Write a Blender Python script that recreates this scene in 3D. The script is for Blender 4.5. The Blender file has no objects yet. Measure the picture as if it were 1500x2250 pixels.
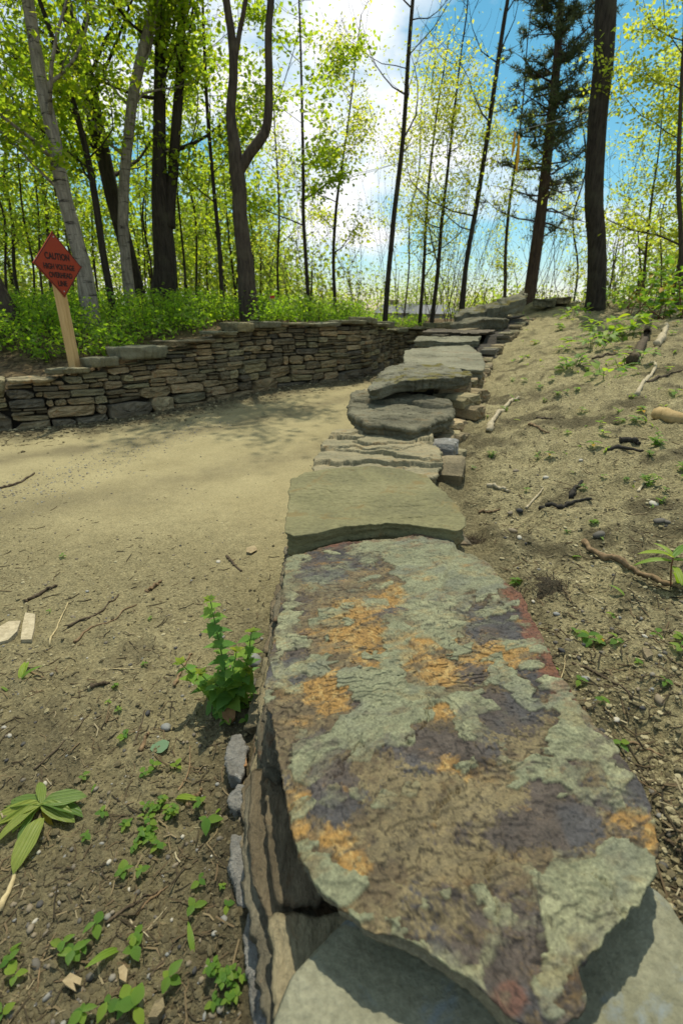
import bpy, math, random
import numpy as np
from mathutils import Vector, Matrix, Euler

S = bpy.context.scene
COL = S.collection
R = math.radians

# ------------------------------------------------------------------ camera
PITCH, F, CZ = R(22.3), 1062.5, 1.25
cam = bpy.data.cameras.new('camera')
cam_o = bpy.data.objects.new('camera', cam)
COL.objects.link(cam_o)
cam.sensor_fit = 'VERTICAL'
cam.sensor_height = 36.0
cam.lens = 17.0
cam.clip_start = 0.02
cam.clip_end = 1500
cam_o.location = (0, 0, CZ)
cam_o.rotation_euler = (R(90) - PITCH, 0, 0)
cam.dof.use_dof = True
cam.dof.focus_distance = 1.9
cam.dof.aperture_fstop = 3.2
S.camera = cam_o

# ------------------------------------------------------------------ world and sun
SUN_EL, SUN_AZ = R(68), R(6)          # almost straight ahead, high
W = bpy.data.worlds.new('World')
S.world = W
W.use_nodes = True
nt = W.node_tree
nt.nodes.clear()
w_out = nt.nodes.new('ShaderNodeOutputWorld')
w_bg = nt.nodes.new('ShaderNodeBackground')
w_sky = nt.nodes.new('ShaderNodeTexSky')
w_sky.sky_type = 'NISHITA'
w_sky.sun_disc = False
w_sky.sun_elevation = SUN_EL
w_sky.sun_rotation = SUN_AZ
w_sky.ozone_density = 2.2
w_sky.dust_density = 0.4
w_hs = nt.nodes.new('ShaderNodeHueSaturation')
w_hs.inputs['Hue'].default_value = 0.465
w_hs.inputs['Saturation'].default_value = 1.28
w_hs.inputs['Value'].default_value = 1.5
w_tc = nt.nodes.new('ShaderNodeTexCoord')
w_mp = nt.nodes.new('ShaderNodeMapping')
w_mp.inputs['Scale'].default_value = (1.0, 1.0, 1.9)
w_mp.inputs['Location'].default_value = (4.6524, -4.8835, 2.3599)
w_mp.inputs['Rotation'].default_value = (0, 0, R(15))
w_no = nt.nodes.new('ShaderNodeTexNoise')
w_no.inputs['Scale'].default_value = 2.6
w_no.inputs['Detail'].default_value = 7
w_no.inputs['Roughness'].default_value = 0.55
w_cr = nt.nodes.new('ShaderNodeValToRGB')
w_cr.color_ramp.elements[0].position = 0.45
w_cr.color_ramp.elements[1].position = 0.585
w_mx = nt.nodes.new('ShaderNodeMix')
w_mx.data_type = 'RGBA'
w_mx.inputs[7].default_value = (13.0, 13.2, 13.4, 1)
nt.links.new(w_tc.outputs['Generated'], w_mp.inputs[0])
nt.links.new(w_mp.outputs[0], w_no.inputs['Vector'])
nt.links.new(w_no.outputs[0], w_cr.inputs[0])
nt.links.new(w_cr.outputs[0], w_mx.inputs[0])
nt.links.new(w_sky.outputs[0], w_hs.inputs['Color'])
nt.links.new(w_hs.outputs[0], w_mx.inputs[6])
nt.links.new(w_mx.outputs[2], w_bg.inputs[0])
w_bg.inputs[1].default_value = 0.085
nt.links.new(w_bg.outputs[0], w_out.inputs[0])

sun = bpy.data.lights.new('sun', 'SUN')
sun.energy = 4.8
sun.angle = R(0.6)
sun.color = (1.0, 0.93, 0.76)
sun_o = bpy.data.objects.new('sun', sun)
COL.objects.link(sun_o)
sdir = Vector((math.sin(SUN_AZ) * math.cos(SUN_EL), math.cos(SUN_AZ) * math.cos(SUN_EL), math.sin(SUN_EL)))
sun_o.rotation_euler = sdir.to_track_quat('Z', 'Y').to_euler()
sun_o.location = (0, 0, 30)

S.view_settings.view_transform = 'Standard'
S.view_settings.look = 'None'
S.view_settings.exposure = 0.0
S.view_settings.gamma = 1.0
S.view_settings.use_curve_mapping = False
S.render.engine = 'CYCLES'
S.cycles.max_bounces = 7
S.cycles.diffuse_bounces = 3
S.cycles.glossy_bounces = 2
S.cycles.transmission_bounces = 4
S.cycles.use_denoising = True

# ------------------------------------------------------------------ helpers: noise, pixels, meshes
def _hash(ix, iy, iz, seed):
    n = (ix.astype(np.int64) * 374761393 + iy.astype(np.int64) * 668265263 + iz.astype(np.int64) * 1440662683 + seed * 974634777) & 0xffffffff
    n = ((n ^ (n >> 13)) * 1274126177) & 0xffffffff
    n = ((n ^ (n >> 15)) * 2246822519) & 0xffffffff
    n = n ^ (n >> 16)
    return (n & 0xffffff) / float(0xffffff)

def vnoise(x, y, z=0.0, seed=0):
    x, y, z = np.broadcast_arrays(np.asarray(x, float), np.asarray(y, float), np.asarray(z, float))
    fx, fy, fz = np.floor(x), np.floor(y), np.floor(z)
    u, v, w = x - fx, y - fy, z - fz
    u, v, w = [t * t * t * (t * (t * 6 - 15) + 10) for t in (u, v, w)]
    ix, iy, iz = fx.astype(np.int64), fy.astype(np.int64), fz.astype(np.int64)
    def c(a, b, d): return _hash(ix + a, iy + b, iz + d, seed)
    def lerp(a, b, t): return a + (b - a) * t
    p0 = lerp(lerp(c(0,0,0), c(1,0,0), u), lerp(c(0,1,0), c(1,1,0), u), v)
    if np.all(z == z.flat[0]) and float(z.flat[0]) == 0.0:
        return p0 * 2 - 1
    p1 = lerp(lerp(c(0,0,1), c(1,0,1), u), lerp(c(0,1,1), c(1,1,1), u), v)
    return lerp(p0, p1, w) * 2 - 1

def fbm(x, y, z=0.0, seed=0, octs=4, gain=0.5):
    a, s, t = 1.0, 0.0, 0.0
    x = np.asarray(x, float); y = np.asarray(y, float); z = np.asarray(z, float)
    for k in range(octs):
        s = s + a * vnoise(x, y, z, seed + k * 17)
        t += a
        x, y, z = x * 2.03 + 5.1, y * 2.03 + 1.7, z * 2.03
        a *= gain
    return s / t

def sstep(a, b, x):
    t = np.clip((np.asarray(x, float) - a) / (b - a), 0, 1)
    return t * t * (3 - 2 * t)

CP, SP = math.cos(PITCH), math.sin(PITCH)
def ray(px, py):
    a, b = (px - 750.0) / F, (1125.0 - py) / F
    return (a, CP + b * SP, -SP + b * CP)
def at_y(px, py, Y):
    d = ray(px, py); t = Y / d[1]
    return Vector((d[0] * t, Y, CZ + d[2] * t))
def at_z(px, py, z):
    d = ray(px, py); t = (z - CZ) / d[2]
    return Vector((d[0] * t, d[1] * t, z))
def project(p):
    dz = p[2] - CZ
    depth = p[1] * CP - dz * SP
    return (750 + F * p[0] / depth, 1125 - F * (p[1] * SP + dz * CP) / depth, depth)

def mesh_obj(name, verts, faces, mat=None, parent=None, smooth=True, attrs=None):
    """verts (n,3); faces: a list of (k, int array (m,k)) blocks or one array"""
    me = bpy.data.meshes.new(name)
    verts = np.asarray(verts, np.float32)
    if isinstance(faces, np.ndarray):
        faces = [faces]
    faces = [np.asarray(f, np.int32) for f in faces if len(f)]
    me.vertices.add(len(verts))
    me.vertices.foreach_set('co', verts.ravel())
    nl = sum(f.size for f in faces); nf = sum(len(f) for f in faces)
    me.loops.add(nl)
    me.loops.foreach_set('vertex_index', np.concatenate([f.ravel() for f in faces]))
    me.polygons.add(nf)
    tot = np.concatenate([np.full(len(f), f.shape[1], np.int32) for f in faces])
    st = np.concatenate([[0], np.cumsum(tot)[:-1]]).astype(np.int32)
    me.polygons.foreach_set('loop_start', st)
    me.polygons.foreach_set('use_smooth', np.full(nf, smooth, dtype=bool))
    me.update(calc_edges=True)
    if attrs:
        for k, v in attrs.items():
            v = np.asarray(v, np.float32)
            if v.ndim == 1:
                at = me.attributes.new(k, 'FLOAT', 'POINT'); at.data.foreach_set('value', v)
            else:
                at = me.attributes.new(k, 'FLOAT_COLOR', 'POINT')
                if v.shape[1] == 3:
                    v = np.concatenate([v, np.ones((len(v), 1), np.float32)], 1)
                at.data.foreach_set('color', v.ravel())
    if mat:
        me.materials.append(mat)
    return link(name, me, parent)

def link(name, me, parent=None):
    o = bpy.data.objects.new(name, me)
    COL.objects.link(o)
    if parent:
        o.parent = parent
    return o
def empty(name, label, cat, loc=(0, 0, 0), rz=0.0, group=None):
    o = bpy.data.objects.new(name, None)
    o.empty_display_size = 0.05
    COL.objects.link(o)
    o.location = loc
    o.rotation_euler = (0, 0, rz)
    return tag(o, label, cat, group)
def tag(o, label=None, cat=None, group=None, kind=None):
    if label: o['label'] = label
    if cat: o['category'] = cat
    if group: o['group'] = group
    if kind: o['kind'] = kind
    return o

class Tubes:
    def __init__(self): self.v, self.f, self.t, self.n = [], [], [], 0
    def add(self, pts, rad, sides=6, cap=True):
        P = np.array([tuple(p) for p in pts], float); k = len(P)
        T = np.gradient(P, axis=0); T /= np.linalg.norm(T, axis=1)[:, None] + 1e-9
        ref = np.array([0.31, 0.95, 0.05]) if abs(T[0][1]) < 0.8 else np.array([1.0, 0.1, 0.0])
        A = np.cross(T, ref); A /= np.linalg.norm(A, axis=1)[:, None] + 1e-9
        B = np.cross(T, A)
        th = np.arange(sides) * 2 * math.pi / sides
        r = np.asarray(rad, float)
        ring = P[:, None, :] + r[:, None, None] * (np.cos(th)[None, :, None] * A[:, None, :] + np.sin(th)[None, :, None] * B[:, None, :])
        self.v.append(ring.reshape(-1, 3))
        i = np.arange(k - 1)[:, None] * sides; j = np.arange(sides)[None, :]; j2 = (j + 1) % sides
        q = np.stack([i + j, i + j2, i + sides + j2, i + sides + j], -1).reshape(-1, 4) + self.n
        self.f.append(q)
        if cap:
            j = np.arange(sides); jn = (j + 1) % sides; c0 = self.n + k * sides
            self.v.append(ring[0].mean(0)[None]); self.v.append(ring[-1].mean(0)[None])
            b = self.n + (k - 1) * sides
            self.t.append(np.stack([self.n + jn, self.n + j, np.full(sides, c0)], 1))
            self.t.append(np.stack([b + j, b + jn, np.full(sides, c0 + 1)], 1))
            self.n += 2
        self.n += k * sides
    def build(self, name, mat, parent=None, smooth=True):
        fs = [np.concatenate([f for f in self.f if len(f)])]
        if self.t: fs.append(np.concatenate(self.t))
        return mesh_obj(name, np.concatenate(self.v), fs, mat, parent, smooth)

def smooth_path(pts, n):
    """Catmull-Rom through the points"""
    P = np.array([tuple(p) for p in pts], float)
    if len(P) == 2:
        t = np.linspace(0, 1, n)[:, None]
        return P[0] * (1 - t) + P[1] * t
    Q = np.vstack([2 * P[0] - P[1], P, 2 * P[-1] - P[-2]])
    out = []
    for u in np.linspace(0, len(P) - 1 - 1e-6, n):
        i = int(u); t = u - i
        a, b, c, d = Q[i], Q[i + 1], Q[i + 2], Q[i + 3]
        out.append(0.5 * (2 * b + (c - a) * t + (2 * a - 5 * b + 4 * c - d) * t * t + (3 * b - a - 3 * c + d) * t ** 3))
    return np.array(out)

# ------------------------------------------------------------------ materials
def mat_new(name):
    m = bpy.data.materials.new(name); m.use_nodes = True
    n = m.node_tree; n.nodes.clear()
    out = n.nodes.new('ShaderNodeOutputMaterial')
    return m, n, out
def N(n, t, **kw):
    nd = n.nodes.new(t)
    for k, v in kw.items(): setattr(nd, k, v)
    return nd
def noise(n, vec, scale, detail=4, rough=0.55, dist=0.0):
    t = N(n, 'ShaderNodeTexNoise'); t.inputs['Scale'].default_value = scale
    t.inputs['Detail'].default_value = detail; t.inputs['Roughness'].default_value = rough
    t.inputs['Distortion'].default_value = dist
    n.links.new(vec, t.inputs['Vector'])
    return t.outputs[0]
def ramp(n, fac, stops, interp='LINEAR'):
    r = N(n, 'ShaderNodeValToRGB'); cr = r.color_ramp; cr.interpolation = interp
    while len(cr.elements) < len(stops): cr.elements.new(0.5)
    for e, (p, c) in zip(cr.elements, stops):
        e.position = p
        e.color = (c, c, c, 1) if not isinstance(c, tuple) else (c + (1,))[:4]
    n.links.new(fac, r.inputs[0])
    return r.outputs[0]
def mixc(n, fac, a, b, mode='MIX'):
    m = N(n, 'ShaderNodeMix', data_type='RGBA', blend_type=mode)
    for s, i in ((fac, 0), (a, 6), (b, 7)):
        if isinstance(s, (int, float)): m.inputs[i].default_value = s if i == 0 else (s, s, s, 1)
        elif isinstance(s, tuple): m.inputs[i].default_value = (s + (1,))[:4]
        else: n.links.new(s, m.inputs[i])
    return m.outputs[2]
def mth(n, op, a, b=0.0):
    m = N(n, 'ShaderNodeMath', operation=op)
    for s, i in ((a, 0), (b, 1)):
        if isinstance(s, (int, float)): m.inputs[i].default_value = s
        else: n.links.new(s, m.inputs[i])
    return m.outputs[0]
def attr(n, name):
    a = N(n, 'ShaderNodeAttribute'); a.attribute_name = name
    return a
def coords(n, scale=(1, 1, 1), kind='Object'):
    t = N(n, 'ShaderNodeTexCoord'); mp = N(n, 'ShaderNodeMapping')
    mp.inputs['Scale'].default_value = scale
    n.links.new(t.outputs[kind], mp.inputs[0])
    return mp.outputs[0]
def bump(n, h, strength, dist):
    b = N(n, 'ShaderNodeBump'); b.inputs['Strength'].default_value = strength; b.inputs['Distance'].default_value = dist
    n.links.new(h, b.inputs['Height'])
    return b.outputs[0]
def principled(n, out, col, rough=0.9, norm=None, spec=0.25):
    p = N(n, 'ShaderNodeBsdfPrincipled')
    if isinstance(col, tuple): p.inputs['Base Color'].default_value = (col + (1,))[:4]
    else: n.links.new(col, p.inputs['Base Color'])
    if isinstance(rough, (int, float)): p.inputs['Roughness'].default_value = rough
    else: n.links.new(rough, p.inputs['Roughness'])
    p.inputs['Specular IOR Level'].default_value = spec
    if norm is not None: n.links.new(norm, p.inputs['Normal'])
    n.links.new(p.outputs[0], out.inputs[0])
    return p
def rnd(n):
    o = N(n, 'ShaderNodeObjectInfo'); return o.outputs['Random']

def stone_mat(name, cols, layer=(1, 1, 1), scale=9.0, spots=None, bumpd=0.006, vary=0.0, moss=0.0, rough=0.88):
    """cols: dark to light stone colours; layer: coordinate stretch that gives bedding"""
    m, n, out = mat_new(name)
    v = coords(n, layer)
    big = noise(n, v, scale * 0.45, 5, 0.6, 0.4)
    k = len(cols)
    c = ramp(n, big, [(0.3 + 0.4 * i / max(1, k - 1), cols[i]) for i in range(k)])
    fine = noise(n, v, scale * 9, 6, 0.7)
    c = mixc(n, 0.55, c, mixc(n, 1.0, c, ramp(n, fine, [(0.3, 0.45), (0.7, 1.45)]), 'MULTIPLY'))
    if spots:
        sp = noise(n, v, scale * 0.9, 6, 0.65, 0.8)
        c = mixc(n, ramp(n, sp, [(0.56, 0.0), (0.66, 0.75)]), c, spots)
    if vary:
        rv = rnd(n)
        c = mixc(n, 1.0, c, ramp(n, rv, [(0.0, (1 - vary, 1 - vary, 1 - vary)), (0.45, (1, 0.97, 0.93)), (0.75, (1.08, 1.0, 0.88)), (1.0, (1 + vary, 1 + vary, 1 + vary * .9))]), 'MULTIPLY')
    if moss:
        g = N(n, 'ShaderNodeNewGeometry'); sx = N(n, 'ShaderNodeSeparateXYZ'); n.links.new(g.outputs['Normal'], sx.inputs[0])
        mk = mth(n, 'MULTIPLY', ramp(n, sx.outputs[2], [(0.3, 0.0), (0.8, 1.0)]), ramp(n, noise(n, v, 3.1, 5, 0.6), [(0.62 - moss, 0.0), (0.70 - moss, 1.0)]))
        c = mixc(n, mk, c, mixc(n, fine, (0.06, 0.06, 0.012), (0.16, 0.13, 0.025)))
    h = mth(n, 'ADD', mth(n, 'MULTIPLY', big, 0.8), mth(n, 'ADD', mth(n, 'MULTIPLY', noise(n, v, scale * 3.2, 7, 0.65), 0.7), mth(n, 'MULTIPLY', fine, 0.25)))
    principled(n, out, c, rough, bump(n, h, 0.9, bumpd * 3), 0.3)
    return m

def leaf_mat(name, a, b, trans=(0.35, 0.45, 0.03), tf=0.5, rough=0.55):
    m, n, out = mat_new(name)
    v = coords(n)
    nz = noise(n, v, 2.3, 2, 0.5)
    fine = mixc(n, nz, a, b)
    # every leaf its own tone
    at = attr(n, 'tone')
    c = mixc(n, 1.0, fine, ramp(n, at.outputs['Fac'], [(0.0, (0.65, 0.72, 0.7)), (0.6, (1.05, 1.0, 1.0)), (1.0, (1.5, 1.25, 1.0))]), 'MULTIPLY')
    tcol = mixc(n, 1.0, trans, ramp(n, at.outputs['Fac'], [(0.0, (0.6, 0.72, 0.8)), (0.6, (1.0, 1.0, 1.0)), (1.0, (1.35, 1.1, 1.0))]), 'MULTIPLY')
    p = N(n, 'ShaderNodeBsdfPrincipled'); n.links.new(c, p.inputs['Base Color']); p.inputs['Roughness'].default_value = rough
    p.inputs['Specular IOR Level'].default_value = 0.3
    t = N(n, 'ShaderNodeBsdfTranslucent'); n.links.new(tcol, t.inputs[0])
    mx = N(n, 'ShaderNodeMixShader'); mx.inputs[0].default_value = tf
    n.links.new(p.outputs[0], mx.inputs[1]); n.links.new(t.outputs[0], mx.inputs[2]); n.links.new(mx.outputs[0], out.inputs[0])
    return m

def plain_leaf(name, a, b, trans, tf=0.4, rib=70.0):
    """for plants seen near by: veins and blotches, tone per object"""
    m, n, out = mat_new(name)
    v = coords(n)
    c = mixc(n, noise(n, v, 22, 4, 0.6), a, b)
    wv = N(n, 'ShaderNodeTexWave'); wv.inputs['Scale'].default_value = rib; wv.bands_direction = 'X'
    n.links.new(v, wv.inputs['Vector'])
    c = mixc(n, mth(n, 'MULTIPLY', wv.outputs['Fac'], 0.3), c, mixc(n, 1.0, c, 1.6, 'MULTIPLY'))
    r = rnd(n)
    tone = ramp(n, r, [(0.0, (0.6, 0.75, 0.8)), (0.6, (1, 1, 1)), (1.0, (1.45, 1.2, 1.0))])
    c = mixc(n, 1.0, c, tone, 'MULTIPLY')
    tc = mixc(n, 1.0, trans, tone, 'MULTIPLY')
    p = N(n, 'ShaderNodeBsdfPrincipled'); n.links.new(c, p.inputs['Base Color']); p.inputs['Roughness'].default_value = 0.5
    p.inputs['Specular IOR Level'].default_value = 0.35
    n.links.new(bump(n, wv.outputs['Fac'], 0.4, 0.004), p.inputs['Normal'])
    t = N(n, 'ShaderNodeBsdfTranslucent'); n.links.new(tc, t.inputs[0])
    mx = N(n, 'ShaderNodeMixShader'); mx.inputs[0].default_value = tf
    n.links.new(p.outputs[0], mx.inputs[1]); n.links.new(t.outputs[0], mx.inputs[2]); n.links.new(mx.outputs[0], out.inputs[0])
    return m

def bark_mat(name, dark, light, birch=False):
    m, n, out = mat_new(name)
    v = coords(n, (1, 1, 0.16))
    f = noise(n, v, 26, 6, 0.65, 0.3)
    c = ramp(n, f, [(0.32, dark), (0.68, light)])
    h = f
    if birch:
        v2 = coords(n, (0.5, 0.5, 3.2))
        f2 = noise(n, v2, 5.5, 5, 0.7, 0.2)
        c = mixc(n, ramp(n, f2, [(0.57, 0.0), (0.63, 0.92)]), c, (0.035, 0.03, 0.026))
        v3 = coords(n, (1, 1, 6))
        c = mixc(n, ramp(n, noise(n, v3, 12, 3, 0.6), [(0.6, 0.0), (0.68, 0.5)]), c, (0.09, 0.075, 0.06))
    else:
        b = noise(n, coords(n), 3.0, 4, 0.6)
        c = mixc(n, ramp(n, b, [(0.5, 0.0), (0.72, 0.55)]), c, (light[0] * 1.25, light[1] * 1.4, light[2] * 1.2))
    principled(n, out, c, 0.92, bump(n, h, 0.8, 0.03), 0.15)
    return m

def wood_mat(name, dark, light, stretch=(1, 1, 1), scale=30):
    m, n, out = mat_new(name)
    v = coords(n, stretch)
    f = noise(n, v, scale, 5, 0.65, 0.5)
    c = ramp(n, f, [(0.3, dark), (0.7, light)])
    principled(n, out, c, 0.85, bump(n, f, 0.5, 0.005), 0.2)
    return m

# ------------------------------------------------------------------ terrain
def path_z(y): return 0.03 * np.clip(np.asarray(y, float) - 6.0, 0, 14)
def on_path(px, py):
    z = 0.0
    for _ in range(25):
        p = at_z(px, py, z); z = float(path_z(p.y))
    return p
_base = [on_path(*p) for p in [(0, 955), (200, 935), (430, 895), (620, 855), (800, 832), (885, 795)]]
_tops = [at_y(q[0], q[1], p.y).z for q, p in zip([(0, 862), (180, 820), (430, 762), (620, 708), (800, 706), (905, 725)], _base)]
_e = [(-6.6, 3.7, 0.0, 0.22), (-4.9, 4.7, 0.0, 0.34)]
_f = [(3.3, 14.0, 0.25, 0.98), (7.0, 16.0, 0.3, 1.1), (30.0, 22.0, 0.42, 1.2)]
LWP = np.array([(-40.0, -14.0)] + [(e[0], e[1]) for e in _e] + [(p.x, p.y) for p in _base] + [(f[0], f[1]) for f in _f])
LWT = np.array([0.22] + [e[3] for e in _e] + _tops + [f[3] for f in _f])
RWP = np.array([(0.15, -40.0), (0.15, 0.0), (0.19, 1.2), (0.24, 2.5), (0.62, 4.3), (1.15, 6.0), (2.25, 9.0), (3.2, 11.0), (4.6, 13.0), (8.0, 15.5), (30.0, 20.0)])

def poly_dist(x, y, P):
    """signed distance (positive to the left of the walking direction) and the parameter along the polyline"""
    best = np.full(np.shape(x), 1e9); sd = np.zeros(np.shape(x)); par = np.zeros(np.shape(x))
    for i in range(len(P) - 1):
        a, b = P[i], P[i + 1]; d = b - a; L2 = d @ d
        t = np.clip(((x - a[0]) * d[0] + (y - a[1]) * d[1]) / L2, 0, 1)
        qx, qy = x - a[0] - t * d[0], y - a[1] - t * d[1]
        dd = np.hypot(qx, qy); m = dd < best - 1e-9
        cr = d[0] * (y - a[1]) - d[1] * (x - a[0])
        best = np.where(m, dd, best); sd = np.where(m, np.sign(cr) * dd, sd); par = np.where(m, i + t, par)
    return sd, par

BY = [-40, 0, 0.55, 0.95, 2.5, 4.3, 6, 7.5, 9, 11, 13, 16, 24, 60]
BZ = [0.15, 0.19, 0.22, 0.29, 0.325, 0.43, 0.52, 0.63, 0.78, 1.12, 1.5, 1.62, 1.5, 0.4]
def ground(x, y, detail=True):
    x = np.asarray(x, float); y = np.asarray(y, float)
    dl, pl = poly_dist(x, y, LWP)
    dr, pr = poly_dist(x, y, RWP); dr = -dr
    lz = np.interp(pl, np.arange(len(LWT)), LWT) - 0.05
    drop = 0.028 * np.clip(y - 17, 0, 60)
    far = 1.10 + 0.10 * fbm(x * 0.15, y * 0.15, seed=3, octs=3) - drop
    left = lz + (far - lz) * sstep(0.1, 4.2, dl)
    base = np.interp(y, BY, BZ)
    k = np.interp(y, [-5, 0, 3, 7, 9, 12, 30], [0.10, 0.13, 0.22, 0.31, 0.24, 0.11, 0.03])
    e = np.clip(dr - 0.4, 0, None)
    right = base + k * 3.4 * (1 - np.exp(-e / 3.4))
    pz = path_z(y) - 0.4 * drop + 0.05 * sstep(0.55, 0.3, -dr) + 0.04 * sstep(0.5, 0.05, -dl) * (dl < 0)
    z = np.where(dr > 0, right, pz)
    st = sstep(-0.10, 0.06, dr)
    z = pz + (right - pz) * st
    z = z + (left - z) * sstep(0.24, 0.34, dl)
    if detail:
        rough = np.where(dr > 0, 1.0, np.where(dl > 0.3, 1.3, 0.30 + 0.75 * sstep(2.2, 1.0, y + 0.25 * x)))
        z = z + rough * (0.030 * fbm(x * 1.7, y * 1.7, seed=11, octs=3) * np.clip(y * 0.5, 0.25, 1.4)
                         + (0.018 + 0.026 * (dr > 0)) * fbm(x * 7, y * 7, seed=21, octs=4) - 0.075 * (dr > 0.5) * np.clip(fbm(x * 2.6, y * 3.4, seed=25, octs=4, gain=0.6) - 0.12, 0, 0.5) + 0.014 * fbm(x * 26, y * 26, seed=31, octs=3)
                         - 0.012 * np.clip(fbm(x * 14, y * 14, seed=41, octs=2) - 0.15, 0, 1))
    return z
def gz(x, y): return float(ground(np.array([x]), np.array([y]))[0])
def hit(px, py, far=40.0):
    """where the ray through a pixel meets the ground"""
    d = np.array(ray(px, py)); t = np.geomspace(0.6, far, 900)
    P = d[None] * t[:, None]; P[:, 2] += CZ
    below = np.nonzero(P[:, 2] < ground(P[:, 0], P[:, 1]))[0]
    if not len(below): return Vector(P[-1])
    i = below[0]
    q = np.linspace(t[max(0, i - 1)], t[i], 24); P = d[None] * q[:, None]; P[:, 2] += CZ
    j = np.nonzero(P[:, 2] < ground(P[:, 0], P[:, 1]))[0]
    return Vector(P[j[0] if len(j) else -1])

def ground_material(name, sand, dark, soilmix, gravel=1.0, litter=None, streak=False):
    m, n, out = mat_new(name)
    v = coords(n)
    a = noise(n, v, 2.2, 5, 0.6, 0.3)
    b = noise(n, v, 17, 6, 0.68)
    c = noise(n, v, 95, 5, 0.7)
    d = noise(n, v, 330, 3, 0.7)
    col = ramp(n, a, [(0.3, sand[0]), (0.72, sand[1])])
    if streak:
        # wheel tracks: bands of damper, darker sand along the road
        at = attr(n, 'track')
        col = mixc(n, at.outputs['Fac'], col, mixc(n, b, (0.125, 0.107, 0.06), (0.20, 0.172, 0.098)))
    col = mixc(n, mth(n, 'MULTIPLY', ramp(n, b, [(0.42, 0.75), (0.6, 0.0)]), mth(n, 'ADD', 0.25, mth(n, 'MULTIPLY', attr(n, 'loose').outputs['Fac'], 0.75))), col, mixc(n, c, (0.17, 0.15, 0.082), sand[0]))
    hum = attr(n, 'humus')
    col = mixc(n, hum.outputs['Fac'], col, mixc(n, b, dark[0], dark[1]))
    # grains and small stones
    vo = N(n, 'ShaderNodeTexVoronoi'); vo.inputs['Scale'].default_value = 120; n.links.new(v, vo.inputs['Vector'])
    gv = ramp(n, vo.outputs['Color'], [(0.25, 0.55), (0.5, 1.0), (0.8, 1.35)])
    col = mixc(n, 0.45 * gravel, col, mixc(n, 1.0, col, gv, 'MULTIPLY'))
    lo = attr(n, 'loose').outputs['Fac']
    col = mixc(n, mth(n, 'ADD', 0.16, mth(n, 'MULTIPLY', lo, 0.6)), col, mixc(n, 1.0, col, ramp(n, c, [(0.3, 0.38), (0.5, 1.0), (0.7, 1.55)]), 'MULTIPLY'))
    col = mixc(n, ramp(n, d, [(0.64, 0.0), (0.70, 0.7 * gravel)]), col, (0.07, 0.055, 0.035))
    if litter:
        vl = N(n, 'ShaderNodeTexVoronoi'); vl.inputs['Scale'].default_value = 22; n.links.new(v, vl.inputs['Vector'])
        col = mixc(n, 0.7, col, ramp(n, vl.outputs['Color'], [(0.2, litter[0]), (0.8, litter[1])]))
    v2 = N(n, 'ShaderNodeTexVoronoi'); v2.inputs['Scale'].default_value = 62; n.links.new(v, v2.inputs['Vector'])
    crumb = ramp(n, v2.outputs['Distance'], [(0.0, 1.0), (0.55, 0.0)])
    crumb = mth(n, 'MULTIPLY', crumb, ramp(n, v2.outputs['Color'], [(0.35, 0.0), (0.8, 1.0)]))
    h = mth(n, 'ADD', mth(n, 'MULTIPLY', b, 0.55), mth(n, 'ADD', mth(n, 'MULTIPLY', c, 0.55), mth(n, 'ADD', mth(n, 'MULTIPLY', d, 0.22), mth(n, 'MULTIPLY', crumb, 0.35))))
    h = mth(n, 'MULTIPLY', h, mth(n, 'ADD', 0.25, mth(n, 'MULTIPLY', lo, 0.75)))
    principled(n, out, col, 0.95, bump(n, h, 1.0, soilmix * 1.5), 0.12)
    return m

SAND = ((0.245, 0.211, 0.112), (0.325, 0.284, 0.155))
M_path = ground_material('sandy road dirt', SAND, ((0.045, 0.037, 0.021), (0.135, 0.115, 0.068)), 0.016, 0.6, None, True)
M_bank = ground_material('bank dirt', ((0.34, 0.295, 0.155), (0.48, 0.42, 0.232)), ((0.05, 0.043, 0.024), (0.15, 0.128, 0.074)), 0.028, 1.0)
M_floor = ground_material('forest litter', ((0.16, 0.13, 0.07), (0.30, 0.24, 0.14)), ((0.07, 0.05, 0.025), (0.14, 0.10, 0.055)), 0.03, 1.0, ((0.05, 0.035, 0.02), (0.26, 0.19, 0.10)))

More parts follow.
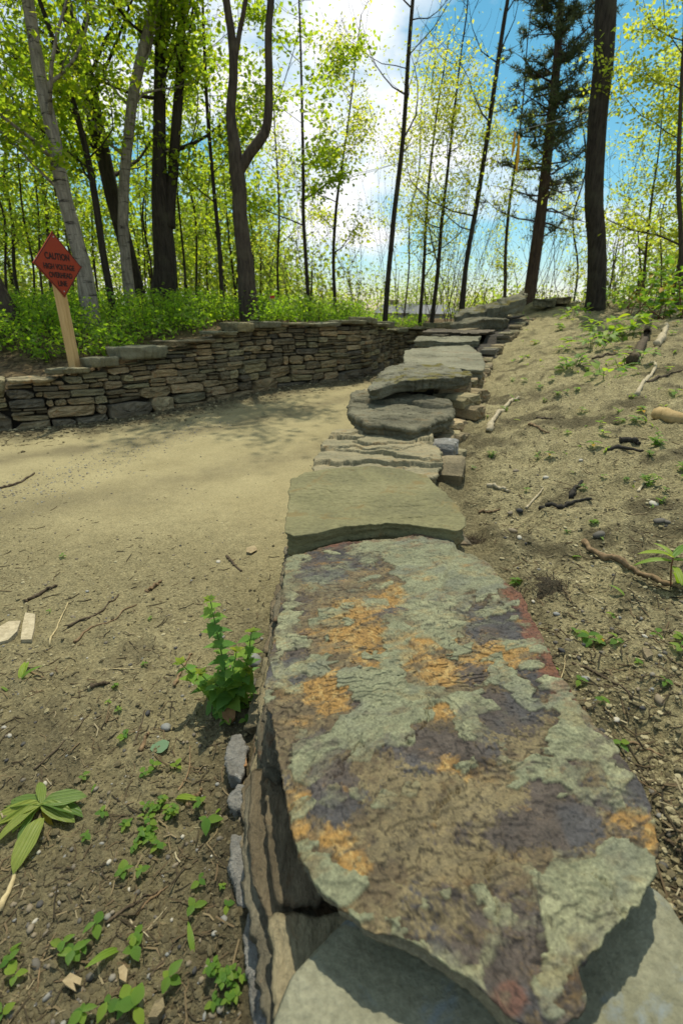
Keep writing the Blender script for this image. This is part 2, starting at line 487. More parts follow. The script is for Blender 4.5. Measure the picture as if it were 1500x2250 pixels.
def build_ground():
    u = np.linspace(-1.25, 1.25, 441)
    s = 1.25 * np.geomspace(1.012, 40, 34)
    u = np.concatenate([-s[::-1], u, s])
    ys = [-15.0, -8, -4, -2, -1, -0.4, -0.1, 0.08]
    y = 0.18
    while y < 60: ys.append(y); y += 0.0062 + 0.0068 * max(y, 0)
    while y < 420: ys.append(y); y *= 1.12
    ys = np.array(ys)
    w = 0.75 + 0.78 * np.clip(ys, 0, None)
    X = u[None, :] * w[:, None]; Y = np.repeat(ys[:, None], len(u), 1)
    Z = ground(X, Y)
    V = np.stack([X, Y, Z], -1).reshape(-1, 3)
    nr, nc = X.shape
    i = np.arange(nr - 1)[:, None] * nc; j = np.arange(nc - 1)[None]
    Q = np.stack([i + j, i + j + 1, i + nc + j + 1, i + nc + j], -1).reshape(-1, 4)
    ce = V[Q].mean(1)
    dl, _ = poly_dist(ce[:, 0], ce[:, 1], LWP); dr, _ = poly_dist(ce[:, 0], ce[:, 1], RWP)
    zone = np.where(dl > 0.22, 2, np.where(dr < 0, 1, 0))
    for k, (name, mat) in enumerate((('dirt_road', M_path), ('sandy_bank', M_bank), ('forest_floor', M_floor))):
        q = Q[zone == k]
        idx, inv = np.unique(q, return_inverse=True)
        v = V[idx]; x, y = v[:, 0], v[:, 1]
        n1 = fbm(x * 1.1, y * 1.1, seed=51, octs=5, gain=0.6); n2 = fbm(x * 5, y * 5, seed=61, octs=5, gain=0.62)
        at = {}
        if k == 0:
            ddr, _ = poly_dist(x, y, RWP); ddl, _ = poly_dist(x, y, LWP)
            face = np.interp(y, [0, 0.4, 0.65, 1.0, 1.75, 3, 4.7], [0.2, 0.30, 0.38, 0.45, 0.46, 0.45, 0.4])
            near = sstep(0.34, 0.0, ddr - face + 0.10 * n2) * sstep(2.3, 1.2, y)
            soil = sstep(1.6, 0.5, y + 0.12 * x + 0.30 * n1 + 0.25 * n2) * 0.55
            clod = sstep(0.08, 0.42, n2 + 0.3 * n1) * sstep(2.6, 1.4, y) * 0.6
            foot = sstep(0.75, 0.05, -ddl + 0.35 * n2 + 0.15 * n1) * 0.85
            at['humus'] = np.clip(np.maximum.reduce([near, 0.85 * soil + 0.3 * clod, clod, foot]), 0, 1)
            at['loose'] = np.clip(sstep(3.3, 1.7, y + 0.28 * x + 0.5 * n1 + 0.3 * n2) + foot, 0, 1)
            # tracks follow the left wall
            tr = np.exp(-((-ddl - 1.25 + 0.25 * n1) / 0.22) ** 2) * 1.0 + np.exp(-((-ddl - 2.75 + 0.3 * n1) / 0.26) ** 2) * 0.8
            at['track'] = np.clip(tr * (0.75 + 0.8 * n2 + 0.5 * n1), 0, 1) * sstep(1.7, 2.4, y - 0.2 * x)
        elif k == 1:
            at['loose'] = np.ones(len(x))
            ddr, _ = poly_dist(x, y, RWP)
            h = sstep(0.02, 0.42, n2 + 0.5 * n1) * 0.8
            near = sstep(0.58, 0.40, -ddr + 0.15 * n2) * 0.5
            up = sstep(1.6, 4.0, -ddr + 1.2 * n1 + 0.8 * n2) * 0.55
            low = sstep(0.85, 0.5, y + 0.2 * n2) * 0.6
            at['humus'] = np.clip(np.maximum.reduce([h, near, up, low]), 0, 1)
        else:
            at['loose'] = np.ones(len(x))
            dll, _ = poly_dist(x, y, LWP)
            at['humus'] = np.clip(sstep(0.3, 1.2, dll + 0.4 * n1), 0, 1)
        tag(mesh_obj(name, v, inv.reshape(-1, 4), mat, None, True, at), kind='structure')
build_ground()

# ------------------------------------------------------------------ stones
ST_wall = [stone_mat('grey-brown fieldstone', [(0.09, 0.077, 0.046), (0.21, 0.177, 0.105), (0.35, 0.29, 0.175)], (1, 1, 2.2), 7, (0.27, 0.16, 0.08), 0.006, 0.38),
           stone_mat('olive slate', [(0.10, 0.094, 0.056), (0.235, 0.214, 0.126), (0.38, 0.34, 0.20)], (1, 1, 3), 6, (0.10, 0.085, 0.06), 0.006, 0.32),
           stone_mat('tan sandstone', [(0.16, 0.13, 0.075), (0.31, 0.25, 0.148), (0.42, 0.34, 0.21)], (1, 1, 2), 6, (0.30, 0.15, 0.07), 0.006, 0.3),
           stone_mat('dark basal stone', [(0.06, 0.055, 0.042), (0.13, 0.118, 0.085), (0.21, 0.188, 0.135)], (1, 1, 2), 5, (0.18, 0.14, 0.09), 0.007, 0.25)]
M_cap = stone_mat('weathered capstone', [(0.14, 0.135, 0.085), (0.20, 0.192, 0.122), (0.26, 0.248, 0.165)], (1, 1, 2.5), 5, (0.13, 0.115, 0.08), 0.005, 0.15, 0.0)
M_core = stone_mat('packed rubble', [(0.03, 0.026, 0.02), (0.06, 0.05, 0.035)], (1, 1, 1), 20, None, 0.01)

def stone_geo(w, h, d, seed, round_=0.35, lump=0.012):
    """a rough stone: irregular outline in the wall face, bulging front, blunt back; local x along the wall, -y out of it"""
    r = np.random.default_rng(seed); K = 14
    # angular outline: a rectangle with knocked-off corners and kinked edges
    m = min(w, h); cut = lambda: r.uniform(0.12, 0.5) * m * (0.6 + round_)
    X, Z = w / 2, h / 2; pts = []
    for sx, sz in ((1, -1), (1, 1), (-1, 1), (-1, -1)):
        cx, cz = cut() * r.uniform(0.7, 2.2) if r.random() < 0.75 else 0.02 * m, cut()
        cx = min(cx, w * 0.33)
        p1, p2 = (sx * (X - cx), sz * Z), (sx * X, sz * (Z - cz))
        pts += [p1, p2] if sx * sz < 0 else [p2, p1]
        if sz > 0 and sx > 0: pts.append((r.uniform(-0.5, 0.5) * X, Z * (1 + r.uniform(-0.10, 0.06))))
        elif sz < 0 and sx < 0: pts.append((r.uniform(-0.5, 0.5) * X, -Z * (1 + r.uniform(-0.10, 0.06))))
    pts = np.array(pts)
    pts = pts + r.normal(0, 0.035 * m, pts.shape)
    pts[:, 1] *= 1 + r.uniform(-0.16, 0.16) * pts[:, 0] / X
    seg = np.linalg.norm(np.roll(pts, -1, 0) - pts, axis=1); cumq = np.concatenate([[0], np.cumsum(seg)])
    q = np.unique(np.concatenate([cumq[:-1], np.linspace(0, cumq[-1], K + 1)[:-1]])); q = q[np.concatenate([[True], np.diff(q) > cumq[-1] * 0.012])]
    K = len(q); cl = np.vstack([pts, pts[:1]])
    ox = np.interp(q, cumq, cl[:, 0]); oz = np.interp(q, cumq, cl[:, 1])
    rings = []
    b = min(w, h) * r.uniform(0.05, 0.12)
    def ring(sc, y, j):
        inx = 1 - (1 - sc) * min(1.0, h / w) * r.uniform(0.9, 1.2)
        yy = y + r.uniform(-j, j, K)
        return np.stack([ox * inx, yy, oz * sc], 1)
    rings.append(ring(0.8, d, 0.01)); rings.append(ring(0.97, d * 0.5, 0.01)); rings.append(ring(1.0, b * 1.1, lump * 0.5))
    rings.append(ring(0.95, b * 0.1, lump * 0.5)); rings.append(ring(0.66, -lump * 0.3, lump * 0.9)); rings.append(ring(0.3, -lump * 0.5, lump))
    V = np.concatenate(rings + [np.array([[0, -lump * r.uniform(0.3, 1.3), 0]])])
    tilt = r.uniform(-0.12, 0.12), r.uniform(-0.2, 0.2)
    fr = V[:, 1] < d * 0.4
    V[fr, 1] += (tilt[0] * V[fr, 0] * min(1, 0.25 / w) + tilt[1] * V[fr, 2])
    fs = []
    for k in range(5):
        j = np.arange(K); fs.append(np.stack([k * K + j, k * K + (j + 1) % K, (k + 1) * K + (j + 1) % K, (k + 1) * K + j], 1))
    j = np.arange(K); tri = np.stack([5 * K + j, 5 * K + (j + 1) % K, np.full(K, 6 * K)], 1)
    return V, [np.concatenate(fs), tri]

def frame_at(P, cum, s):
    i = int(np.clip(np.searchsorted(cum, s) - 1, 0, len(P) - 2))
    t = (s - cum[i]) / (cum[i + 1] - cum[i]); a, b = P[i], P[i + 1]; d = (b - a) / np.linalg.norm(b - a)
    return a + (b - a) * t, d

def pack_face(poly, bot, top, rng, sizes, side, depth=0.22, batter=0.0, smooth=60):
    """random rubble: fills a wall face stone by stone, always into the lowest gap.
    poly: plan line; bot/top: functions of arc length; side +1: the face looks to the right of the line. Returns stone records."""
    P = smooth_path([(p[0], p[1], 0) for p in poly], smooth)[:, :2]
    cum = np.concatenate([[0], np.cumsum(np.linalg.norm(np.diff(P, axis=0), axis=1))]); L = cum[-1]
    st = 0.01; n = int(L / st); xs = (np.arange(n) + 0.5) * st
    sky = np.array([bot(x) for x in xs]); ht = np.array([top(x) for x in xs]); b0 = sky.copy()
    out, guard = [], 0
    while guard < 4000:
        guard += 1
        gap = np.where(ht - sky > 0.03, sky, 9.0)
        i = int(np.argmin(gap))
        if gap[i] > 8: break
        lv = sky[i]; a = i; b = i
        while a > 0 and abs(sky[a - 1] - lv) < 0.012 : a -= 1
        while b < n - 1 and abs(sky[b + 1] - lv) < 0.012: b += 1
        wid = (b - a + 1) * st
        rel = (lv - b0[i]) / max(0.2, ht[i] - b0[i])
        wmin, wmax, hmin, hmax = sizes(rel, (xs[i] / L))
        w = rng.uniform(wmin, wmax)
        if wid < wmin * 0.45:                       # sliver: a chinking stone
            nb = min(sky[a - 1] if a > 0 else 9, sky[b + 1] if b < n - 1 else 9)
            h = min(max(0.02, nb - lv), 0.12)
            if nb > 8: h = 0.05
            if wid > 0.035 and h > 0.025: out.append((xs[a] - st / 2, wid, lv, h, rel))
            sky[a:b + 1] += h
            continue
        if wid - w < wmin * 0.55: w = wid
        if w > wmax * 1.25: w = wid * rng.uniform(0.42, 0.58)
        k = max(1, int(round(w / st)))
        h = rng.uniform(hmin, hmax) * (0.75 + 0.5 * min(1, w / wmax))
        left = rng.random() < 0.5
        a2 = a if left else b + 1 - k
        for q in (a2 - 1, a2 + k):                  # line up with the neighbour now and then
            if 0 <= q < n and 0.6 * h < sky[q] - lv < 1.35 * h: h = sky[q] - lv
        h = min(h, max(0.03, ht[a2:a2 + k].max() - lv))
        out.append((xs[a2] - st / 2, k * st, lv, h, rel))
        sky[a2:a2 + k] = lv + h
    recs = []
    for (s0, w, z0, h, rel) in out:
        c, d = frame_at(P, cum, s0 + w / 2)
        nrm = np.array([d[1], -d[0]]) * side        # out of the face
        off = batter * rel
        c = c - nrm * (off + rng.uniform(-0.03, 0.035))
        recs.append((c, d, nrm, w, z0 + h / 2, h, rel))
    return recs, P, cum, (xs, sky)

def place_stone(rec, parent, mats, rng, depth=0.22, name='stone', gap=0.012):
    c, d, nrm, w, z, h, rel = rec
    V, Fc = stone_geo(max(0.02, w - gap), max(0.015, h - gap * 0.8), depth, rng.integers(1 << 30), rng.uniform(0.1, 0.55), min(0.02, 0.09 * min(w, h) + 0.004))
    x = Vector((-nrm[1], nrm[0], 0)); yv = Vector((-nrm[0], -nrm[1], 0))
    M = Matrix(((x.x, yv.x, 0, c[0]), (x.y, yv.y, 0, c[1]), (0, 0, 1, z), (0, 0, 0, 1))) @ Matrix.Rotation(rng.uniform(-0.06, 0.06), 4, 'Y')
    return V, Fc, M, mats

def add_stones(recs, parent, rng, choose, limit=300, depth=0.22, gap=0.014):
    def size(r):
        px = project((r[0][0], r[0][1], r[4])); return r[3] * r[5] / max(0.3, px[2]) ** 2
    recs = sorted(recs, key=lambda r: -size(r))
    rest_v, rest_f, rest_t, nv = [], [], [], 0
    for i, r in enumerate(recs):
        V, Fc, M, m = place_stone(r, parent, choose(r, rng), rng, depth, gap=gap)
        if i < limit:
            o = mesh_obj('stone', V, Fc, m, parent, False)
            o.matrix_world = M
        else:
            W4 = np.c_[V, np.ones(len(V))] @ np.array(M).T
            rest_v.append(W4[:, :3]); rest_f.append(Fc[0] + nv); rest_t.append(Fc[1] + nv); nv += len(V)
    if rest_v:
        o = mesh_obj('small_stones', np.concatenate(rest_v), [np.concatenate(rest_f), np.concatenate(rest_t)], ST_wall[0], parent, False)
        tag(o, kind='stuff')
    return len(recs)

def core(P, cum, zb, zt, off0, off1, side, parent):
    """packed rubble behind the face so that no light comes through the joints"""
    n = len(P); v = []
    for i in range(n):
        d = P[min(i + 1, n - 1)] - P[max(i - 1, 0)]; d = d / np.linalg.norm(d); nr = np.array([d[1], -d[0]]) * side
        a = P[i] - nr * off0; b = P[i] - nr * off1
        v += [(a[0], a[1], zb(cum[i])), (a[0], a[1], zt(cum[i])), (b[0], b[1], zt(cum[i])), (b[0], b[1], zb(cum[i]))]
    v = np.array(v); f = []
    for i in range(n - 1):
        for k in range(4):
            f.append((i * 4 + k, i * 4 + (k + 1) % 4, i * 4 + 4 + (k + 1) % 4, i * 4 + 4 + k))
    f += [(3, 2, 1, 0), ((n - 1) * 4, (n - 1) * 4 + 1, (n - 1) * 4 + 2, (n - 1) * 4 + 3)]
    return mesh_obj('rubble_core', v, np.array(f), M_core, parent, False)

def slab_geo(outline, top, thick, nang=160, nring=26, edge=0.02, side_n=0.012, seed=1, relief=None, rag=0.006, under=0.06, centre=None, layers=0.5, nside=9):
    """a flat slab from its plan outline: top surface z = top(x, y) + relief, worn edge, broken layered sides"""
    P = np.array([(p[0], p[1]) for p in outline], float)
    c = P.mean(0) if centre is None else np.array(centre, float)
    th = np.arange(nang) * 2 * math.pi / nang
    dx, dy = np.cos(th), np.sin(th)
    rad = np.zeros(nang)
    for i in range(len(P)):
        a = P[i] - c; b = P[(i + 1) % len(P)] - c; e = b - a
        den = dx * e[1] - dy * e[0]; den = np.where(np.abs(den) < 1e-12, 1e-12, den)
        t = (a[0] * e[1] - a[1] * e[0]) / den; s = (a[0] * dy - a[1] * dx) / den
        ok = (t > 0) & (s >= -1e-6) & (s <= 1 + 1e-6)
        rad = np.where(ok, np.maximum(rad, t), rad)
    rad = (np.roll(rad, 1) + 4 * rad + np.roll(rad, -1)) / 6
    sc = rad.mean()
    rag_n = fbm(c[0] * 3 + dx * rad * 9 / max(sc, .1) * .5, dy * rad * 9 / max(sc, .1) * .5, seed=seed, octs=5, gain=0.6)
    rad = rad + rag * 1.6 * rag_n + rag * 0.5 * fbm(dx * rad * 60, dy * rad * 60, seed=seed + 5, octs=3)
    tt = np.linspace(0, 1, nring + 1)[1:] ** 0.8
    rings = []
    for t in tt:
        x = c[0] + dx * rad * t; y = c[1] + dy * rad * t
        rings.append(np.stack([x, y, np.zeros(nang)], 1))
    V = np.concatenate(rings); x, y = V[:, 0], V[:, 1]
    T = np.repeat(tt, nang); Rr = np.tile(rad, len(tt))
    din = Rr * (1 - T)                                   # distance in from the rim
    ew = edge * (1 + 0.8 * fbm(x * 7, y * 7, seed=seed + 9, octs=3))
    er = np.clip(1 - din / np.maximum(ew, 1e-4), 0, 1)
    z = top(x, y) - edge * 0.75 * (1 - np.sqrt(np.clip(1 - er ** 2, 0, 1)))
    if relief is not None: z = z + relief(x, y, din)
    V[:, 2] = z
    cz = top(c[0], c[1]) + (relief(np.array([c[0]]), np.array([c[1]]), np.array([sc]))[0] if relief is not None else 0)
    rim = V[-nang:]
    sides = []
    for k in range(1, nside + 1):
        f = k / nside
        zz = rim[:, 2] + (-thick - (rim[:, 2] - np.array(top(rim[:, 0], rim[:, 1])))) * f
        lay = fbm(dx * rad * 5, dy * rad * 5, zz * 90 * layers, seed=seed + 3, octs=3)
        st = np.round(fbm(np.full(nang, k * 3.7), dx * 1.2 + 3, dy * 1.2, seed=seed + 7, octs=2) * 3) / 3
        out_ = side_n * (1.0 * lay + 0.9 * st - 0.55) - under * f ** 2 + side_n * 0.35 * fbm(dx * rad * 45, dy * rad * 45, zz * 60, seed=seed + 4, octs=3)
        r2 = np.maximum(rad + np.minimum(out_, 0.004), 0.01)
        sides.append(np.stack([c[0] + dx * r2, c[1] + dy * r2, zz], 1))
    V = np.concatenate([V] + sides)
    nt = len(tt) + nside
    j = np.arange(nang); fs = []
    for k in range(nt - 1):
        fs.append(np.stack([k * nang + j, (k + 1) * nang + j, (k + 1) * nang + (j + 1) % nang, k * nang + (j + 1) % nang], 1))
    n0 = len(V)
    V = np.concatenate([V, [[c[0], c[1], cz], [c[0], c[1], sides[-1][:, 2].mean()]]])
    tri = np.concatenate([np.stack([np.full(nang, n0), j, (j + 1) % nang], 1), np.stack([np.full(nang, n0 + 1), (nt - 1) * nang + (j + 1) % nang, (nt - 1) * nang + j], 1)])
    return V, [np.concatenate(fs), tri], nang * len(tt)

def ledge(x, y, seed, f, a):
    """thin split layers: small sharp-edged steps across a slab"""
    t = fbm(x * f, y * f * 1.5, seed=seed, octs=5, gain=0.6) * 4.0; k = np.floor(t)
    return a * (k + sstep(0.88, 1.0, t - k))
def local(V, c):
    V = V.copy(); V -= np.array(c); return V
def slab(name, outline, top, thick, mat, parent, label=None, attrs=None, **kw):
    V, Fc, ntop = slab_geo(outline, top, thick, **kw)
    o = mesh_obj(name, V, Fc, mat, parent, True, attrs(V, ntop) if attrs else None)
    if label: o['label'] = label
    return o
def plane_px(pts, z0, k=0.0, Y0=0.0):
    """pixels onto the sloping plane z = z0 + k (Y - Y0)"""
    out = []
    for px, py in pts:
        d = ray(px, py); t = (z0 - k * Y0 - CZ) / (d[2] - k * d[1]); out.append((d[0] * t, d[1] * t))
    return out

# ------------------------------------------------------------------ the left retaining wall
rng = np.random.default_rng(7)
LW = empty('retaining_wall', 'long dry stone retaining wall across the dirt road below the woods', 'wall', (-2.1, 7.0, 0))
MI = LW.matrix_world
def left_wall():
    LW.location = (0, 0, 0)
    poly = LWP[1:10]
    cumN = np.concatenate([[0], np.cumsum(np.linalg.norm(np.diff(poly, axis=0), axis=1))])
    tops = LWT[1:10]
    def bot(s):
        y = np.interp(s, cumN, poly[:, 1]); return float(path_z(y)) - 0.04
    def top(s): return float(np.interp(s, cumN, tops)) - 0.055 + 0.03 * math.sin(s * 2.1)
    def sizes(rel, f):
        if rel < 0.12: return 0.26, 0.75, 0.11, 0.25
        if rel < 0.42: return 0.14, 0.55, 0.045, 0.17
        return 0.11, 0.44, 0.032, 0.105
    recs, P, cum, (xs, sky) = pack_face(poly, bot, top, rng, sizes, 1, batter=0.10)
    def choose(r, g):
        q = g.random()
        if r[6] < 0.1: return ST_wall[3] if q < 0.55 else ST_wall[0]
        return ST_wall[0] if q < 0.40 else ST_wall[1] if q < 0.72 else ST_wall[2] if q < 0.9 else ST_wall[3]
    add_stones(recs, LW, rng, choose, 290, 0.24, 0.02)
    core(P, cum, lambda s: bot(s) - 0.2, lambda s: top(s) - 0.02, 0.17, 0.6, 1, LW)
    s = 0.05
    while s < cum[-1] - 0.3:
        w = rng.uniform(0.3, 0.85); e = min(cum[-1] - 0.02, s + w)
        i0, i1 = int(s * 100), min(len(sky) - 1, int(e * 100))
        z = float(np.percentile(sky[i0:i1], 80)); th = rng.uniform(0.03, 0.065) if rng.random() < 0.75 else rng.uniform(.09, .15)
        c, d = frame_at(P, cum, (s + e) / 2); nr = np.array([d[1], -d[0]])
        pts = []; hw = (e - s) / 2
        for lx, ly in ((-1, -1), (-.45, -1.08), (.1, -1), (.6, -1.1), (1, -.9), (1.06, -.2), (1, .8), (.4, 1), (-.3, .95), (-1, 1), (-1.05, .1)):
            pts.append(c - nr * (0.19 + rng.uniform(-0.025, 0.025)) + d * hw * (lx + rng.uniform(-.1, .1)) - nr * 0.21 * (ly + rng.uniform(-.12, .12)) * 1.0)
        tx, ty = rng.uniform(-0.05, 0.05), rng.uniform(-0.06, 0.02)
        zt = z + th
        slab('capstone', pts, lambda x, y, c=c, zt=zt, tx=tx, ty=ty: zt + tx * (x - c[0]) + ty * (y - c[1]), th, M_cap if rng.random() < 0.5 else ST_wall[1] if rng.random() < 0.6 else ST_wall[0], LW,
             nang=90, nring=8, edge=0.008, side_n=0.018, seed=int(rng.integers(9999)), rag=0.03, under=0.02, nside=4,
             relief=lambda x, y, dn, sd=int(s * 100): 0.016 * fbm(x * 6, y * 6, seed=sd, octs=5))
        s = e + rng.uniform(-0.02, 0.03)
left_wall()

# ------------------------------------------------------------------ the right wall, with the big capstones
RW = empty('capped_wall', 'low dry stone wall topped with broad slabs climbing the slope from the foreground', 'wall', (0, 0, 0))
RLF = np.array([(0.02, 0.10), (-0.06, 0.28), (-0.095, 0.43), (-0.15, 0.65), (-0.195, 0.86), (-0.215, 1.2), (-0.225, 1.75), (-0.235, 2.6), (0.02, 3.5), (0.24, 4.6), (0.74, 5.8), (1.15, 7.4), (1.5, 8.6), (2.3, 9.6), (2.75, 10.6), (4.1, 12.2)])
RRF = np.array([(0.60, 0.1), (0.58, 1.2), (0.60, 2.45), (0.74, 3.2), (1.02, 4.1), (1.16, 4.7), (1.60, 5.6), (2.02, 6.8), (2.36, 7.6), (3.0, 9.0), (3.62, 10.2), (4.2, 11.2), (5.1, 12.6), (5.7, 13.4)])
CAPY = [0, 0.78, 0.9, 1.75, 2.6, 3.4, 4.4, 4.5, 5.7, 7.3, 7.45, 8.5, 8.6, 9.5, 10.2, 12.2, 14]
CAPZ = [0.215, 0.215, 0.30, 0.315, 0.33, 0.43, 0.45, 0.64, 0.62, 0.72, 0.79, 0.80, 0.92, 0.98, 1.10, 1.28, 1.4]
def right_wall():
    poly = RLF; cumN = np.concatenate([[0], np.cumsum(np.linalg.norm(np.diff(smooth_path([(a, b, 0) for a, b in poly], 90), axis=0), axis=1))])
    PP = smooth_path([(a, b, 0) for a, b in poly], 90)[:, :2]
    yat = lambda s: float(np.interp(s, cumN, PP[:, 1]))
    xat = lambda s: float(np.interp(s, cumN, PP[:, 0]))
    bot = lambda s: float(path_z(yat(s))) - 0.01
    top = lambda s: float(np.interp(yat(s), CAPY, CAPZ)) - 0.01
    def sizes(rel, f):
        if yat(f * cumN[-1]) < 2.0: return 0.28, 0.85, 0.035, 0.065
        return 0.2, 0.6, 0.08, 0.2
    # the walking direction is uphill, the road lies to the left of it
    recs, P, cum, _ = pack_face(poly, bot, top, rng, sizes, -1, batter=0.05, smooth=90)
    recs = [r for r in recs if r[0][1] > 2.1]
    def choose(r, g):
        q = g.random()
        if r[0][1] < 2: return ST_wall[2] if q < 0.45 else ST_wall[1] if q < 0.8 else ST_wall[0]
        return ST_wall[int(q * 3.4)] 
    add_stones(recs, RW, rng, choose, 140, 0.2)
    core(P, cum, lambda s: bot(s) - 0.2, lambda s: top(s) - 0.012, 0.15, 0.42, -1, RW)
    poly = RRF; PP2 = smooth_path([(a, b, 0) for a, b in poly], 90)[:, :2]
    cumR = np.concatenate([[0], np.cumsum(np.linalg.norm(np.diff(PP2, axis=0), axis=1))])
    y2 = lambda s: float(np.interp(s, cumR, PP2[:, 1])); x2 = lambda s: float(np.interp(s, cumR, PP2[:, 0]))
    gb = np.array([float(ground(np.array([x2(s) + 0.12]), np.array([y2(s)]), False)[0]) for s in cumR])
    bot2 = lambda s: float(np.interp(s, cumR, gb)) - 0.06
    top2 = lambda s: float(np.interp(y2(s), CAPY, CAPZ)) - 0.005
    recs, P, cum, _ = pack_face(poly, bot2, top2, rng, lambda r, f: (0.14, 0.42, 0.07, 0.2), 1, batter=0.06, smooth=90)
    add_stones(recs, RW, rng, lambda r, g: ST_wall[int(g.random() * 3.3)], 110, 0.2)
    core(P, cum, lambda s: bot2(s) - 0.1, lambda s: max(bot2(s) + .01, top2(s) - 0.012), 0.13, 0.4, 1, RW)
right_wall()
def near_face():
    g = np.random.default_rng(17)
    fx = lambda y: np.interp(y, [0.15, 0.43, 0.65, 0.86, 1.2, 1.75, 2.3], [-0.02, -0.095, -0.165, -0.21, -0.235, -0.245, -0.25])
    M = [stone_mat('brown strip stone', [(0.085, 0.067, 0.040), (0.175, 0.140, 0.084), (0.28, 0.23, 0.145)], (1.3, 0.55, 3.0), 13, (0.17, 0.105, 0.05), 0.014),
         stone_mat('buff strip stone', [(0.14, 0.12, 0.07), (0.27, 0.23, 0.135), (0.39, 0.335, 0.205)], (1.3, 0.55, 3.0), 13, (0.20, 0.14, 0.07), 0.014),
         stone_mat('grey strip stone', [(0.08, 0.07, 0.046), (0.16, 0.142, 0.095), (0.25, 0.225, 0.155)], (1.3, 0.55, 3.0), 13, (0.17, 0.10, 0.05), 0.014)]
    for k, (zt, th, off) in enumerate([(0.055, 0.09, 0.046), (0.115, 0.056, 0.030), (0.165, 0.046, 0.016), (0.215, 0.046, 0.0), (0.258, 0.040, -0.014), (0.300, 0.038, -0.036)]):
        y = 0.12 + g.uniform(0, 0.12)
        while y < 2.15:
            L = g.uniform(0.28, 0.75); y1 = min(2.3, y + L); o = off + g.uniform(-0.016, 0.016)
            if zt > 0.23 and y < 0.78: y = 0.80; continue
            ys = np.linspace(y, y1, 7); out = [(fx(v) - o + g.uniform(-.012, .012), v) for v in ys]
            inn = [(fx(v) + 0.2 + g.uniform(-.02, .02), v) for v in ys[::-1]]
            tx = g.uniform(-0.1, 0.06); zz = zt + g.uniform(-0.007, 0.004); last = -1
            slab('stone', inn + out, lambda x, yy, zz=zz, tx=tx, y=y, y1=y1: zz + tx * (x - fx(y) - .1) * 0.5, th * g.uniform(0.9, 1.1), M[(k + int(g.integers(2))) % 3], RW, nang=220, nring=16, edge=0.006, side_n=0.024, seed=900 + k * 50 + int(y * 20), rag=0.012, under=0.01, nside=7,
                 centre=(fx((y + y1) / 2) + 0.1, (y + y1) / 2), relief=lambda x, yy, d, sd=k * 7 + int(y * 9): 0.015 * fbm(x * 9, yy * 4, seed=sd, octs=5, gain=.6) + 0.003 * fbm(x * 40, yy * 14, seed=sd + 1, octs=3))
            y = y1 + g.uniform(0.004, 0.02)
near_face()

# ---- the nearest capstone: flaked slate over rusty stone
def sdf(px, py, poly):
    P = np.array(poly, float); best = np.full(px.shape, 1e9); ins = np.zeros(px.shape, bool)
    for i in range(len(P)):
        a, b = P[i], P[(i + 1) % len(P)]; d = b - a
        t = np.clip(((px - a[0]) * d[0] + (py - a[1]) * d[1]) / (d @ d + 1e-9), 0, 1)
        best = np.minimum(best, np.hypot(px - a[0] - t * d[0], py - a[1] - t * d[1]))
        c = (a[1] > py) != (b[1] > py)
        ins ^= c & (px < (b[0] - a[0]) * (py - a[1]) / (b[1] - a[1] + 1e-12) + a[0])
    return np.where(ins, best, -best)

GREEN = [
 [(725,1215),(790,1190),(870,1176),(925,1168),(998,1178),(1003,1206),(1075,1242),(1120,1290),(1062,1300),(1005,1306),(1000,1330),(1050,1360),(1030,1382),(1000,1395),(1000,1430),(950,1410),(900,1372),(905,1440),(888,1490),(960,1500),(950,1530),(930,1570),(900,1612),(868,1640),(820,1648),(800,1668),(770,1640),(700,1692),(640,1722),(626,1650),(720,1590),(760,1560),(770,1520),(735,1490),(640,1478),(700,1462),(770,1472),(830,1455),(852,1380),(880,1335),(888,1290),(860,1245),(800,1222)],
 [(1040,1490),(1075,1478),(1120,1465),(1180,1428),(1202,1420),(1190,1445),(1150,1480),(1150,1512),(1185,1560),(1165,1560),(1132,1510),(1060,1500)],
 [(980,1530),(1060,1508),(1108,1548),(1045,1548),(1042,1600),(1018,1645),(1008,1590)],
 [(1185,1490),(1240,1496),(1290,1556),(1335,1622),(1385,1692),(1405,1745),(1330,1742),(1296,1690),(1225,1665),(1196,1600),(1230,1580)],
 [(1318,1785),(1342,1828),(1445,1872),(1445,1935),(1372,2012),(1280,2112),(1268,2160),(1240,2180),(1168,2160),(1176,2000),(1166,1922),(1240,1888),(1332,1880),(1345,1850)],
 [(628,1215),(668,1212),(650,1290),(655,1330),(628,1400),(612,1470),(640,1490),(600,1520),(600,1400),(618,1330)],
 [(632,1790),(662,1832),(690,1870),(730,1890),(800,1868),(828,1918),(782,1992),(735,1985),(668,1915),(640,1850)],
 [(780,2005),(800,1985),(850,1990),(905,2052),(1005,2092),(1085,2182),(1120,2235),(1020,2155),(900,2085)],
 [(1000,1650),(1060,1655),(1090,1672),(1040,1690),(1015,1705)], [(1115,1690),(1150,1700),(1145,1740),(1120,1720)], [(972,1760),(1005,1762),(1000,1785),(978,1780)],
 [(668,1275),(720,1258),(775,1240),(765,1262),(720,1280),(680,1290)], [(712,1345),(735,1335),(735,1372),(705,1372)],
 [(640,1470),(690,1440),(730,1430),(745,1475),(690,1482)], [(1060,1330),(1115,1335),(1100,1350),(1062,1350)],
]
ORANGE = [(955,1265,48,22), (945,1395,58,26), (715,1515,55,40), (900,1420,40,22), (790,1395,70,34), (770,1345,60,30), (745,1840,40,26), (662,1765,20,40), (1390,1790,45,22), (1428,1835,16,40), (975,1555,34,16), (770,1900,34,22), (660,1820,24,18), (960,1470,60,28), (860,1310,40,26), (1090,1440,70,30), (820,1460,40, 26), (1010,1690,40,22)]
